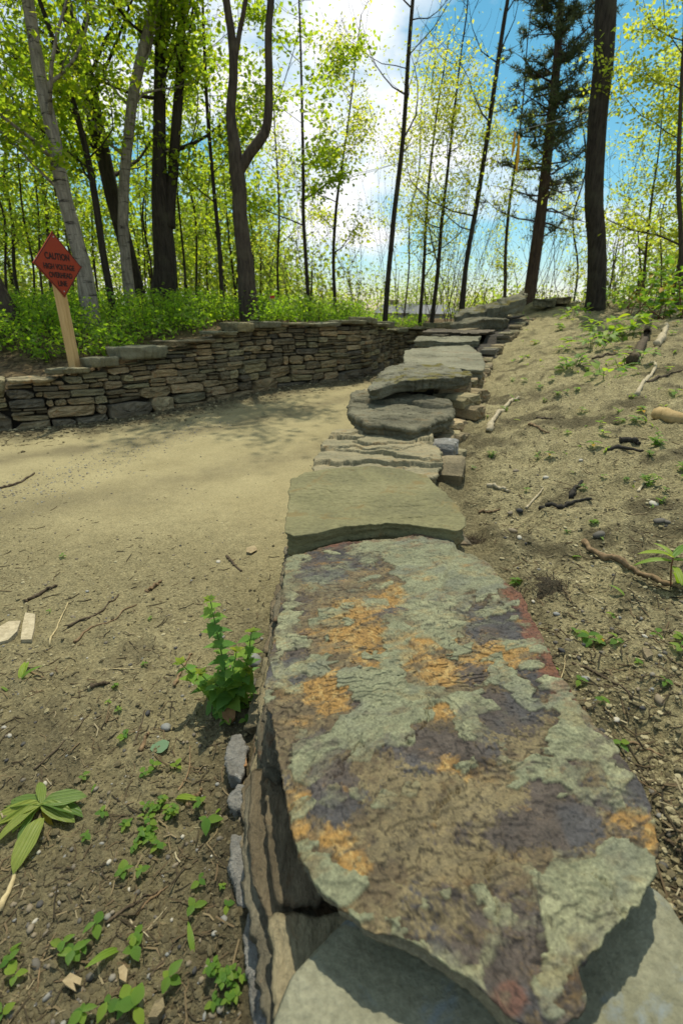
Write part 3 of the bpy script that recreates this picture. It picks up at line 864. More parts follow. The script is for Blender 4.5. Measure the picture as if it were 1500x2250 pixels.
TAN = [(950,1840,150,90), (1130,1600,90,50), (900,1720,110,60), (1060,1760,120,50), (960,2000,110,80), (1080,1430,90,40), (1010,1900,120,50), (1160,1700,60,40)]
PURPLE = [(735,1230,90,30), (700,1262,60,24), (1120,1380,90,55), (960,1640,130,55), (730,1740,62,80), (1250,1800,90,70), (1100,1560,90,50), (1215,1700,70,50), (1050,2010,40,22), (1190,1735,40,40), (700,1640,60,30), (820,1560,40,40), (1300,1660,50,18), (1320,1760,60,20), (650,1440,30,50), (1260,1600,50,40), (1150,1820,90,40), (1030,1470,50,20), (1190,1480,40,30)]
def chips(x, y, freq, seed):
    """centre of the shard each point belongs to: shards are longer across the slab and lie aslant"""
    u = (x * 0.94 + y * 0.34) * freq * 0.62; v = (-x * 0.34 + y * 0.94) * freq
    iu, iv = np.floor(u), np.floor(v); bd = np.full(x.shape, 9e9); bu = u.copy(); bv = v.copy(); zz = np.zeros(x.shape)
    for a in (-1, 0, 1):
        for b in (-1, 0, 1):
            cu = iu + a + _hash(iu + a, iv + b, zz, seed); cv = iv + b + _hash(iu + a, iv + b, zz, seed + 7)
            d = (u - cu) ** 2 + (v - cv) ** 2; m = d < bd; bd = np.where(m, d, bd); bu = np.where(m, cu, bu); bv = np.where(m, cv, bv)
    bu = bu / (freq * 0.62); bv = bv / freq
    return bu * 0.94 - bv * 0.34, bu * 0.34 + bv * 0.94
def hero(x, y, z=0.40):
    dz = z - CZ
    depth = y * CP - dz * SP
    px = 750 + F * x / depth; py = 1125 - F * (y * SP + dz * CP) / depth
    w1 = fbm(x * 26, y * 26, seed=71, octs=5, gain=0.62); w2 = fbm(x * 26 + 9, y * 26 + 4, seed=72, octs=5, gain=0.62)
    w3 = fbm(x * 90, y * 90, seed=91, octs=4, gain=0.7); w4 = fbm(x * 90 + 5, y * 90, seed=92, octs=4, gain=0.7)
    wx = px + 30 * w1 + 12 * w3; wy = py + 26 * w2 + 10 * w4
    f1 = fbm(x * 11, y * 24, seed=73, octs=5, gain=0.6); f2 = fbm(x * 60, y * 60, seed=74, octs=4, gain=0.65); f3 = fbm(x * 5, y * 7, seed=75, octs=4)
    C = lambda *a: np.array(a)
    brown, tan, rust, purple, blue = C(.088,.066,.035), C(.150,.122,.062), C(.262,.150,.038), C(.058,.047,.040), C(.046,.046,.048)
    green, pale, red, grey = C(.148,.156,.092), C(.192,.194,.112), C(.125,.050,.027), C(.185,.19,.14)
    def ell(L, s=1.0):
        m = np.full(px.shape, -9.0)
        for cx, cy, a, b in L: m = np.maximum(m, 1 - np.hypot((wx - cx) / a, (wy - cy) / b))
        return m
    def mix(c, d, m): return c + (d - c) * np.asarray(m)[:, None]
    far = sstep(1650, 1350, py)
    c = mix(np.tile(brown, (len(px), 1)), tan, sstep(-0.25, 0.35, f2 + 0.5 * f1) * 0.7)
    c = mix(c, C(.15,.095,.036), sstep(0.0, 0.4, f1) * 0.6)
    c = mix(c, tan, sstep(-0.3, 0.3, ell(TAN) + 0.8 * f2) * 0.8)
    gr = fbm(x * 170, y * 170, seed=95, octs=3)
    pm = sstep(-0.16, 0.18, 0.34 * gr + np.maximum(ell(PURPLE) + 0.25 * f2 + 0.3 * f1, f3 * 1.0 - 0.22 + 0.4 * f1 + 0.3 * f2))
    c = mix(c, purple, pm * 0.92)
    c = mix(c, blue, pm * sstep(-0.05, 0.3, fbm(x * 9 + 3, y * 9, seed=79, octs=4)) * 0.85)
    sk = x * 0.9 + y * 0.43; sl = -x * 0.43 + y * 0.9
    streak = fbm(sk * 14, sl * 75, seed=76, octs=5, gain=0.65)
    om = sstep(-0.25, 0.45, ell(ORANGE) + 1.1 * streak + 0.15 * f2)
    om2 = sstep(0.22, 0.5, f1 + 0.3 * f2 - 0.2 * (1 - far))
    c = mix(c, c * 0.55 + 0.012, sstep(0.05, 0.4, streak) * 0.55)
    c = c * (1 + 0.45 * fbm(sk * 9, sl * 22, seed=103, octs=5, gain=0.62))[:, None]
    c = mix(c, rust, np.maximum(om * 0.8, om2 * sstep(-0.3, 0.2, streak) * 0.6))
    c = mix(c, C(.34, .245, .095), om * sstep(0.1, 0.4, f2) * 0.6)
    # rusty red skin along the right rim and the far rim
    rr = np.minimum(sstep(34, 8, -sdf(px, py, HERO_RIM) + 0 * px), 1)
    red_m = sstep(0.0, 0.5, 1 - np.hypot(0, (np.interp(wy, [1240, 1310, 1420, 1520, 1590], [1085, 1145, 1200, 1245, 1300]) - wx) / 42)) * sstep(1225, 1290, wy) * sstep(1590, 1520, wy)
    red_m = np.maximum(red_m, sstep(1206, 1188, wy + 6 * f2) * (px < 990) * 0.8)
    red_m = np.maximum(red_m, sstep(0.0, 0.3, 1 - np.hypot((wx - 1120) / 60, (wy - 2195) / 45)) * 0.7)
    c = mix(c, red, red_m * 0.85)
    # grey-green slate skin still lying on top in flakes
    qx, qy = chips(x, y, 30.0, 61); rx, ry = chips(x, y, 95.0, 62)
    cxm = x + 0.62 * (qx - x) + 0.35 * (rx - x) + 0.010 * fbm(x * 7, y * 7, seed=96, octs=3); cym = y + 0.62 * (qy - y) + 0.35 * (ry - y) + 0.012 * fbm(x * 7 + 3, y * 7, seed=97, octs=3)
    dpc = cym * CP - dz * SP
    gx = 750 + F * cxm / dpc; gy = 1125 - F * (cym * SP + dz * CP) / dpc
    g = np.full(px.shape, -99.0)
    for p in GREEN: g = np.maximum(g, sdf(gx, gy, p))
    fl = fbm(cxm * 15 + 4, cym * 22, seed=77, octs=4, gain=0.6)
    g = g + 26 * fbm(cxm * 20, cym * 34, seed=93, octs=3, gain=0.6)
    g = np.maximum(g, (fl - 0.31) * 90)
    soft = sstep(-0.02, 0.25, fbm(x * 6, y * 6, seed=101, octs=3))
    wd = 1.0 + 16 * soft
    gm = sstep(-wd, wd, g + soft * 9 * f2)
    wash = 1 - 0.62 * sstep(0.0, 0.45, fbm(sk * 8, sl * 26, seed=102, octs=5, gain=0.6) + 0.25 * f2)
    gm_h = sstep(-1.0, 1.0, g)
    g2 = sstep(5, 22, g)
    gc = mix(np.tile(green, (len(px), 1)), pale, sstep(-0.3, 0.5, f2 * 0.8 + f3))
    gc = gc * (1 + 0.35 * fbm(sk * 16, sl * 60, seed=104, octs=5, gain=0.65))[:, None]
    gc = mix(gc, C(.105,.112,.085), sstep(0.1, 0.5, fbm(sk * 5, sl * 11, seed=105, octs=4)) * 0.6)
    gc = mix(gc, C(.18,.15,.07), sstep(0.25, 0.5, f1 + 0.2 * f2) * 0.5)
    c = mix(c, gc, gm * wash)
    c = mix(c, c * 0.38, sstep(8, 1, np.abs(g + 3)) * sstep(-0.45, 0.2, f1 + f3) * (1 - soft) * 0.9)      # thin shadow line painted along the broken flake edges
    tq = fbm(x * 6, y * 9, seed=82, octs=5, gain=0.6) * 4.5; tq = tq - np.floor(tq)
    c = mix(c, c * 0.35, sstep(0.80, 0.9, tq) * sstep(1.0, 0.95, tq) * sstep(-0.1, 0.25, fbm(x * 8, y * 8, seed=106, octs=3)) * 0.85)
    ck = np.abs(fbm(sk * 10, sl * 24, seed=107, octs=5, gain=0.6))
    c = mix(c, c * 0.4, sstep(0.022, 0.006, ck) * sstep(0.05, 0.3, fbm(x * 5 + 2, y * 5, seed=108, octs=2)) * 0.8)
    # dark specks of lichen and holes
    sp = fbm(x * 140, y * 140, seed=78, octs=3)
    c = mix(c, c * 0.42, sstep(0.33, 0.45, sp) * (1 - gm) * 0.9)
    c = mix(c, c * 0.6, sstep(0.42, 0.5, sp) * gm * 0.6)
    h = 0.0042 * gm_h * (1 - 0.6 * soft) + 0.0012 * g2 + 0.0028 * om * (1 - gm) * f2 - 0.0012 * pm * (1 - gm)
    # a few hairline cracks
    for cr in ([(1300,1905),(1345,1950),(1385,2010)], [(1085,1880),(1075,1960),(1090,2010)], [(735,1700),(760,1670),(800,1640)], [(1290,2080),(1300,2110),(1270,2120)], [(940,1800),(960,1760),(1000,1740)], [(900,1640),(930,1600),(935,1550)]):
        m = np.full(px.shape, 99.0); q = np.array(cr, float)
        for i in range(len(q) - 1):
            d = q[i + 1] - q[i]; t = np.clip(((wx - q[i][0]) * d[0] + (wy - q[i][1]) * d[1]) / (d @ d), 0, 1)
            m = np.minimum(m, np.hypot(wx - q[i][0] - t * d[0], wy - q[i][1] - t * d[1]))
        h = h - 0.008 * sstep(5, 1, m)
    h = h + 0.0020 * fbm(x * 6, y * 10, seed=80, octs=4, gain=0.5) + 0.0011 * fbm(x * 40, y * 60, seed=81, octs=4, gain=0.6)
    # small steps where thin layers have broken away
    tr = fbm(x * 6, y * 9, seed=82, octs=5, gain=0.6) * 4.5
    h = h + 0.0034 * (np.floor(tr) + sstep(0.82, 1.0, tr - np.floor(tr)))
    return c, h

HERO_RIM = [(630,1222),(700,1195),(790,1182),(870,1178),(925,1170),(996,1180),(1002,1206),(1075,1240),(1120,1280),(1150,1310),(1180,1370),(1203,1420),(1226,1472),(1270,1540),(1310,1590),(1360,1650),(1402,1720),(1432,1790),(1447,1870),(1442,1930),(1420,1965),(1380,2002),(1330,2062),(1292,2102),(1276,2132),(1290,2180),(1284,2212),(1240,2236),(1170,2244),(1120,2232),(1080,2200),(1020,2152),(950,2110),(880,2068),(800,2028),(740,1990),(690,1945),(660,1900),(640,1850),(630,1780),(620,1700),(602,1620),(584,1530),(586,1480),(600,1400),(616,1330),(622,1280)]
M_hero, _n, _o = mat_new('rust-stained slate')
_v = coords(_n); _a = attr(_n, 'mineral')
_f = noise(_n, _v, 160, 6, 0.72); _g = noise(_n, _v, 38, 6, 0.68)
_c = mixc(_n, 0.75, _a.outputs['Color'], mixc(_n, 1.0, _a.outputs['Color'], ramp(_n, _f, [(0.3, 0.38), (0.52, 1.0), (0.7, 1.6)]), 'MULTIPLY'))
_c = mixc(_n, 0.5, _c, mixc(_n, 1.0, _c, ramp(_n, _g, [(0.3, 0.6), (0.7, 1.4)]), 'MULTIPLY'))
_h = mth(_n, 'ADD', mth(_n, 'MULTIPLY', _g, 0.9), mth(_n, 'MULTIPLY', _f, 0.45))
principled(_n, _o, _c, ramp(_n, _g, [(0.3, 0.68), (0.7, 0.85)]), bump(_n, _h, 0.7, 0.0045), 0.3)

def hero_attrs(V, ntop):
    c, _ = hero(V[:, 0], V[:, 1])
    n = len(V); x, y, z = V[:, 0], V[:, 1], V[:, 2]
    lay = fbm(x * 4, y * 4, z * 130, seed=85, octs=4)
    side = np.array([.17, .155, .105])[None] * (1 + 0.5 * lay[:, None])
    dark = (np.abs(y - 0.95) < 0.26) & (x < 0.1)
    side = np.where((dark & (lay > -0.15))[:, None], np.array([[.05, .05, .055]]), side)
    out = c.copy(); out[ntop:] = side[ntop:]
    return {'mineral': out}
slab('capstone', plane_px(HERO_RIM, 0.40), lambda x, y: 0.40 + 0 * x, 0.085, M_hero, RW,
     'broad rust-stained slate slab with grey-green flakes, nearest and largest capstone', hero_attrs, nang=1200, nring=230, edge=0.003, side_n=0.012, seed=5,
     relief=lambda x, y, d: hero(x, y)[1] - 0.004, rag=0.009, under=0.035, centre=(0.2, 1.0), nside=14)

# ---- the other capstones, one after another up the slope
M_tan = stone_mat('tan-green sandstone slab', [(0.105, 0.10, 0.052), (0.158, 0.149, 0.072), (0.20, 0.185, 0.095)], (1, 1, 2), 6, (0.16, 0.118, 0.045), 0.006)
M_flaky = stone_mat('flaky buff slab', [(0.15, 0.142, 0.085), (0.235, 0.208, 0.125), (0.30, 0.255, 0.145)], (1, 2.5, 2), 6, (0.22, 0.155, 0.07), 0.006)
M_dark = stone_mat('dark brown boulder', [(0.07, 0.066, 0.043), (0.13, 0.122, 0.078), (0.20, 0.188, 0.122)], (1, 1.6, 1.5), 5, (0.15, 0.115, 0.06), 0.015)
M_mossy = stone_mat('mossy grey slab', [(0.085, 0.083, 0.056), (0.145, 0.14, 0.094), (0.20, 0.193, 0.135)], (1, 1, 2), 6, (0.10, 0.085, 0.06), 0.012, 0, 0.10)
M_grey = stone_mat('grey-green slab', [(0.10, 0.097, 0.064), (0.17, 0.164, 0.108), (0.23, 0.22, 0.15)], (1, 1, 2), 5, (0.15, 0.12, 0.07), 0.009)
M_slate = stone_mat('thin brown slate', [(0.06, 0.05, 0.036), (0.12, 0.10, 0.07), (0.2, 0.165, 0.115)], (1, 1, 3), 8, None, 0.006)
M_under = stone_mat('pale worn slab', [(0.12, 0.12, 0.078), (0.19, 0.188, 0.122), (0.24, 0.238, 0.165)], (1, 1, 1), 9, (0.19, 0.225, 0.23), 0.005)

U = [(-0.10, 0.30), (-0.105, 0.38), (-0.085, 0.43), (-0.04, 0.475), (0.03, 0.53), (0.15, 0.60), (0.40, 0.62), (0.55, 0.575), (0.585, 0.53), (0.59, 0.46), (0.57, 0.30), (0.45, 0.12), (0.1, 0.06), (-0.06, 0.16)]
slab('capstone', U, lambda x, y: 0.285 + 0.02 * (x - .2), 0.06, M_under, RW, 'smooth pale slab lying under the tip of the rust-stained capstone', nang=220, nring=40, edge=0.02, seed=31, rag=0.004,
     relief=lambda x, y, d: 0.003 * fbm(x * 6, y * 6, seed=32, octs=4))

def slab2(x, y, d):
    h = 0.007 * fbm(x * 4, y * 5, seed=42, octs=5) + 0.0025 * fbm(x * 25, y * 25, seed=43, octs=4)
    t = fbm(x * 3.2, y * 4.5, seed=143, octs=5, gain=0.6) * 3.2
    h = h + 0.003 * (np.floor(t) + sstep(0.9, 1.0, t - np.floor(t)))
    for k, (a, b, sl) in enumerate([(0.02, 2.42, 0.5), (-0.12, 2.25, -0.3), (0.30, 2.05, 0.25), (0.38, 1.92, -0.2)]):
        e = y - (b + sl * (x - a) + 0.05 * fbm(x * 12, x * 0 + k, seed=150 + k, octs=4))
        h = h - 0.007 * np.exp(-(e / 0.004) ** 2) * sstep(0.17, 0.08, np.abs(x - a))
    return h
P2 = [(640,1050),(668,1036),(720,1029),(770,1026),(820,1024),(880,1030),(935,1042),(950,1056),(962,1068),(1000,1102),(1024,1138),(1022,1156),(1005,1166),(960,1158),(900,1150),(850,1148),(760,1156),(700,1170),(645,1180),(623,1172),(630,1120),(634,1085)]
slab('capstone', plane_px(P2, 0.445), lambda x, y: 0.445 + 0 * x, 0.105, M_tan, RW, 'smooth tan-green slab just behind the rust-stained capstone', nang=420, nring=70, edge=0.004, side_n=0.016, seed=41, rag=0.007, under=0.012, nside=10,
     relief=slab2)

P3 = [(683,1030),(690,1005),(712,975),(735,955),(780,951),(850,955),(905,961),(950,963),(964,985),(972,1010),(968,1034),(945,1046),(925,1042),(860,1029),(800,1025),(740,1030)]
def flaky(x, y, d):
    wq = 0.16 * fbm(x * 2.6, y * 2.6, seed=44, octs=4) + 0.05 * fbm(x * 11, y * 11, seed=48, octs=4)
    h = 0.0
    for k, (y0, dh, tilt, on) in enumerate([(2.70, .022, .10, 0), (2.84, .026, -.16, .3), (2.98, .018, .22, -.5), (3.12, .024, -.05, .2), (3.28, .014, .12, 0)]):
        e = y - (y0 + tilt * (x - 0.2) + wq * (1 + 0.35 * k) + 0.05 * fbm(x * 5 + k * 9, y * 2, seed=60 + k, octs=4))
        act = 0.45 + 0.55 * sstep(-0.25, 0.25, fbm(x * 3 + k * 5, y * 0.5 + k, seed=66 + k, octs=2) + 0.2)
        h = h + dh * act * sstep(-0.004, 0.006, e) - 0.55 * dh * act * np.exp(-((e + 0.012) / 0.012) ** 2) - 0.25 * dh * np.clip(e, 0, 0.14) / 0.14
    return h - 0.02 + 0.006 * fbm(x * 9, y * 16, seed=46, octs=5, gain=0.6) + 0.003 * fbm(x * 40, y * 60, seed=49, octs=3)
slab('capstone', plane_px(P3, 0.455, 0.02, 2.6), lambda x, y: 0.455 + 0.02 * (y - 2.6), 0.11, M_flaky, RW, 'buff slab with broken flaky ridges, third slab from the nearest end', nang=420, nring=120, edge=0.012, side_n=0.022, seed=47, rag=0.02, under=0.02, relief=flaky, nside=10)

P4 = [(764,884),(772,870),(800,863),(860,866),(905,870),(950,873),(990,880),(1003,893),(998,906),(966,918),(940,930),(905,938),(860,934),(800,930),(774,912),(762,898)]
def crack4(x, y, d):
    t = y - (3.95 + 0.1 * fbm(x * 4, x * 0 + 2, seed=52, octs=3) - 0.22 * (x - 0.5)) 
    ridge = 0.03 * sstep(-0.02, 0.03, t)
    return ledge(x, y, 161, 1.8, 0.011) + 0.016 * fbm(x * 4, y * 6, seed=51, octs=6, gain=0.58) + 0.006 * fbm(x * 22, y * 30, seed=54, octs=4, gain=.6) + ridge - 0.03 * np.exp(-(t / 0.018) ** 2) * (x > 0.1)
slab('capstone', plane_px(P4, 0.58), lambda x, y: 0.58 - 0.03 * (x - .5) , 0.14, M_dark, RW, 'thick dark rounded boulder slab with a crack across its top', nang=340, nring=90, edge=0.040, side_n=0.026, seed=53, rag=0.02, under=0.06, relief=crack4, nside=10)

P5 = [(806,848),(818,828),(832,812),(848,803),(900,797),(960,800),(1000,808),(1030,820),(1042,828),(1000,834),(960,835),(900,838),(860,842),(832,850)]
slab('capstone', plane_px(P5, 0.735), lambda x, y: 0.735 - 0.20 * np.clip(0.45 - x + 0.1 * (y - 4.6), 0, 1) ** 1.0, 0.085, M_mossy, RW, 'grey slab with a drooping end and yellow moss on top', nang=320, nring=60, edge=0.010, side_n=0.03, seed=57, rag=0.03, under=0.03,
     relief=lambda x, y, d: ledge(x, y, 162, 1.5, 0.013) + 0.020 * fbm(x * 3.5, y * 4, seed=58, octs=6, gain=0.58))

P6 = [(885,795),(889,771),(905,764),(960,760),(1030,757),(1056,776),(1066,800),(1060,813),(1020,812),(960,806),(915,800)]
slab('capstone', plane_px(P6, 0.725, 0.07, 5.7), lambda x, y: 0.725 + 0.07 * (y - 5.7), 0.10, M_grey, RW, 'smooth grey-green slab tilted up behind the mossy slab', nang=260, nring=44, edge=0.006, side_n=0.025, seed=61, rag=0.018, under=0.02,
     relief=lambda x, y, d: ledge(x, y, 163, 1.2, 0.009) + 0.012 * fbm(x * 2.5, y * 2.5, seed=62, octs=6))

def block(xa, xb, y0, y1, ztop, thick, mat, label, seed, edge=0.025, rag=0.03, rel=0.015, under=0.02, skew=0.0):
    """a rough slab between two pixel columns at its front, from y0 back to y1"""
    g = np.random.default_rng(seed)
    xl = at_y(xa, 700, y0).x; xr = at_y(xb, 700, y0).x; sh = skew * (y1 - y0)
    o = [(xl, y0 + g.uniform(0, .08)), (xl + (xr - xl) * .35, y0 + g.uniform(-.06, .05)), (xl + (xr - xl) * .7, y0 + g.uniform(-.06, .05)), (xr, y0 + g.uniform(0, .1)), (xr + sh * .5 + g.uniform(-.06, .08), (y0 + y1) / 2),
         (xr + sh - g.uniform(0, .1), y1), (xl + sh + (xr - xl) * .5, y1 + g.uniform(-.05, .1)), (xl + sh + g.uniform(0, .12), y1), (xl + sh * .5 + g.uniform(-.08, .05), (y0 + y1) / 2)]
    return slab('capstone', o, ztop, thick, mat, RW, label, nang=200, nring=36, edge=edge * 0.5, side_n=0.03, seed=seed, rag=rag, under=under,
                relief=lambda x, y, d: ledge(x, y, seed + 2, 1.1, 0.012) + 1.3 * rel * fbm(x * 3, y * 3, seed=seed + 1, octs=6, gain=0.58))
block(910, 1058, 7.4, 8.5, lambda x, y: 0.90 + 0.02 * (y - 7.4) + 0 * x, 0.10, M_grey, 'flat pale slab with a straight edge, above the tilted grey-green slab', 63, skew=0.3)
block(926, 1070, 8.6, 9.5, lambda x, y: 0.985 + 0 * x, 0.06, M_slate, 'thin dark brown slate, the slimmest capstone', 65, 0.01, 0.03, 0.01, skew=0.5)
block(990, 1104, 9.45, 10.3, lambda x, y: 1.17 + 0.05 * (y - 9.45) - 0.12 * np.abs(x - 2.75), 0.20, M_dark, 'dark wedge-shaped stone under the far moss-topped slab', 67, 0.05, 0.03, 0.03, skew=0.5)
block(1000, 1150, 10.3, 11.2, lambda x, y: 1.24 + 0.16 * (x - 2.4) + 0.10 * (y - 10.3) + 0.05 * np.floor(2.2 * (x - 2.4)), 0.26, M_mossy, 'large far slab with dark moss at the top of the rise', 69, 0.03, 0.05, 0.04, skew=0.35)
block(1165, 1212, 11.7, 12.3, lambda x, y: 1.55 + 0 * x, 0.16, ST_wall[1], 'small flat stone ending the row of capstones', 70, 0.03, 0.04, 0.02, skew=0.4)
block(1210, 1243, 12.3, 12.9, lambda x, y: 1.60 + 0 * x, 0.14, ST_wall[0], 'last small capstone at the foot of the bank shrubs', 72, 0.03, 0.04, 0.02, skew=0.4)

# chinking stones seen between the slabs
def free_stone(px, py, z, w, h, d, yaw, mat, seed, label=None, name='stone', parent=RW, top=0):
    p = at_z(px, py, z)
    V, Fc = stone_geo(w, h, d, seed, 0.2, 0.012)
    V = V.copy(); V[:, 1] -= d * 0.5
    o = mesh_obj(name, V, Fc, mat, parent, False); o.matrix_world = Matrix.Translation((p.x, p.y, z)) @ Matrix.Rotation(yaw, 4, 'Z')
    if label: o['label'] = label
    return o
for k, (px, py, z, w, h, d, yaw, mi) in enumerate([(902, 848, 0.62, 0.26, 0.07, 0.3, 0.05, 1), (985, 853, 0.61, 0.30, 0.13, 0.3, 0.2, 2), (845, 858, 0.60, 0.18, 0.06, 0.3, -0.1, 0),
        (985, 935, 0.43, 0.16, 0.08, 0.2, 0.3, 2), (960, 945, 0.42, 0.15, 0.06, 0.2, 0.1, 0), (930, 949, 0.42, 0.11, 0.05, 0.15, 0.0, 1), (1012, 905, 0.44, 0.18, 0.16, 0.3, 0.7, 0)]):
    free_stone(px, py, z, w, h, d, yaw, ST_wall[mi], 300 + k)
M_silver = stone_mat('grey mica rock', [(0.12, 0.114, 0.098), (0.21, 0.203, 0.18), (0.31, 0.302, 0.272)], (1, 1, 1), 12, (0.46, 0.455, 0.43), 0.012, 0.0, 0.0, 0.5)
for k, (px, py, z, w, h, d, yaw) in enumerate([(968, 995, 0.40, 0.20, 0.17, 0.18, 1.15), (975, 1050, 0.34, 0.22, 0.20, 0.2, 1.3), (996, 965, 0.36, 0.16, 0.12, 0.2, 0.8), (1000, 935, 0.40, 0.15, 0.10, 0.2, 0.5), (1015, 880, 0.56, 0.2, 0.11, 0.25, 0.5), (1028, 905, 0.48, 0.16, 0.12, 0.25, 0.7), (990, 1010, 0.33, 0.15, 0.13, 0.15, 1.0), (1040, 868, 0.54, 0.2, 0.13, 0.25, 0.5)]):
    free_stone(px, py, z, w, h, d, yaw, [M_silver, ST_wall[0], ST_wall[1], ST_wall[2]][[0, 1, 1, 3, 2, 1, 2, 1][k]], 330 + k, ['blue-grey stone set upright beside the flaky slab', 'grey angular stone set upright behind the tan-green slab'][k] if k < 2 else None)

# ------------------------------------------------------------------ leaves, trees
class Leaves:
    """many small folded leaf faces in one mesh"""
    def __init__(self): self.c, self.l, self.t = [], [], []
    def add(self, centres, size, g, tone=None):
        c = np.asarray(centres, float).reshape(-1, 3)
        self.c.append(c); self.l.append(size * g.uniform(0.6, 1.25, len(c))); self.t.append(g.uniform(0, 1, len(c)) if tone is None else np.clip(tone + g.uniform(-.3, .3, len(c)), 0, 1))
    def build(self, name, mat, parent, g, wide=0.55, flat=0.6, droop=0.25):
        c = np.concatenate(self.c); L = np.concatenate(self.l)[:, None]; n = len(c)
        az = g.uniform(0, 2 * math.pi, n); el = g.normal(-droop, 0.45, n)
        d = np.stack([np.cos(az) * np.cos(el), np.sin(az) * np.cos(el), np.sin(el)], 1)
        up = np.stack([g.normal(0, 1 - flat, n), g.normal(0, 1 - flat, n), np.ones(n)], 1)
        s = np.cross(d, up); s /= np.linalg.norm(s, axis=1)[:, None] + 1e-9
        nn = np.cross(s, d)
        a = c - d * L * 0.5; b = c + d * L * 0.5
        m = c - d * L * 0.05 - nn * L * 0.08
        p = m + s * L * wide * 0.5 + nn * L * 0.16; q = m - s * L * wide * 0.5 + nn * L * 0.16
        V = np.stack([a, p, b, q], 1).reshape(-1, 3)
        i = np.arange(n)[:, None] * 4
        Fc = np.concatenate([i + np.array([[0, 1, 2]]), i + np.array([[0, 2, 3]])])
        return mesh_obj(name, V, Fc, mat, parent, False, {'tone': np.repeat(np.concatenate(self.t), 4)})

B_dark = bark_mat('dark furrowed bark', (0.018, 0.0145, 0.011), (0.058, 0.047, 0.035))
B_grey = bark_mat('grey-brown bark', (0.032, 0.025, 0.018), (0.095, 0.074, 0.054))
B_birch = bark_mat('birch bark', (0.125, 0.108, 0.082), (0.34, 0.30, 0.235), True)
B_pine = bark_mat('reddish pine bark', (0.035, 0.024, 0.018), (0.10, 0.066, 0.048))
L_maple = leaf_mat('young maple leaf', (0.08, 0.115, 0.012), (0.13, 0.15, 0.018), (0.50, 0.66, 0.03), 0.62)
L_yellow = leaf_mat('budding yellow-green leaf', (0.11, 0.135, 0.02), (0.17, 0.17, 0.03), (0.62, 0.70, 0.06), 0.7)
L_green = leaf_mat('fresh green leaf', (0.055, 0.10, 0.012), (0.095, 0.13, 0.018), (0.25, 0.36, 0.02), 0.5)
L_pine = leaf_mat('pine needle', (0.05, 0.068, 0.028), (0.085, 0.105, 0.045), (0.12, 0.16, 0.05), 0.35)
L_far = leaf_mat('far foliage', (0.09, 0.12, 0.02), (0.14, 0.155, 0.03), (0.46, 0.60, 0.05), 0.6)
L_weed = leaf_mat('undergrowth leaf', (0.085, 0.17, 0.016), (0.14, 0.22, 0.026), (0.42, 0.68, 0.03), 0.55)

def grow_limb(T, g, p0, d0, length, r0, up=0.25, wob=0.18, n=6, sides=5):
    p = np.array(p0, float); d = np.array(d0, float); d /= np.linalg.norm(d)
    pts = [p.copy()]
    for k in range(n):
        d = d + g.normal(0, wob, 3) + np.array([0, 0, up * (0.4 if k < 2 else 1)]) * 0.5
        d /= np.linalg.norm(d); p = p + d * length / n; pts.append(p.copy())
    rr = np.linspace(r0, max(0.0025, r0 * 0.22), n + 1)
    T.add(pts, rr, sides, False)
    return np.array(pts), rr

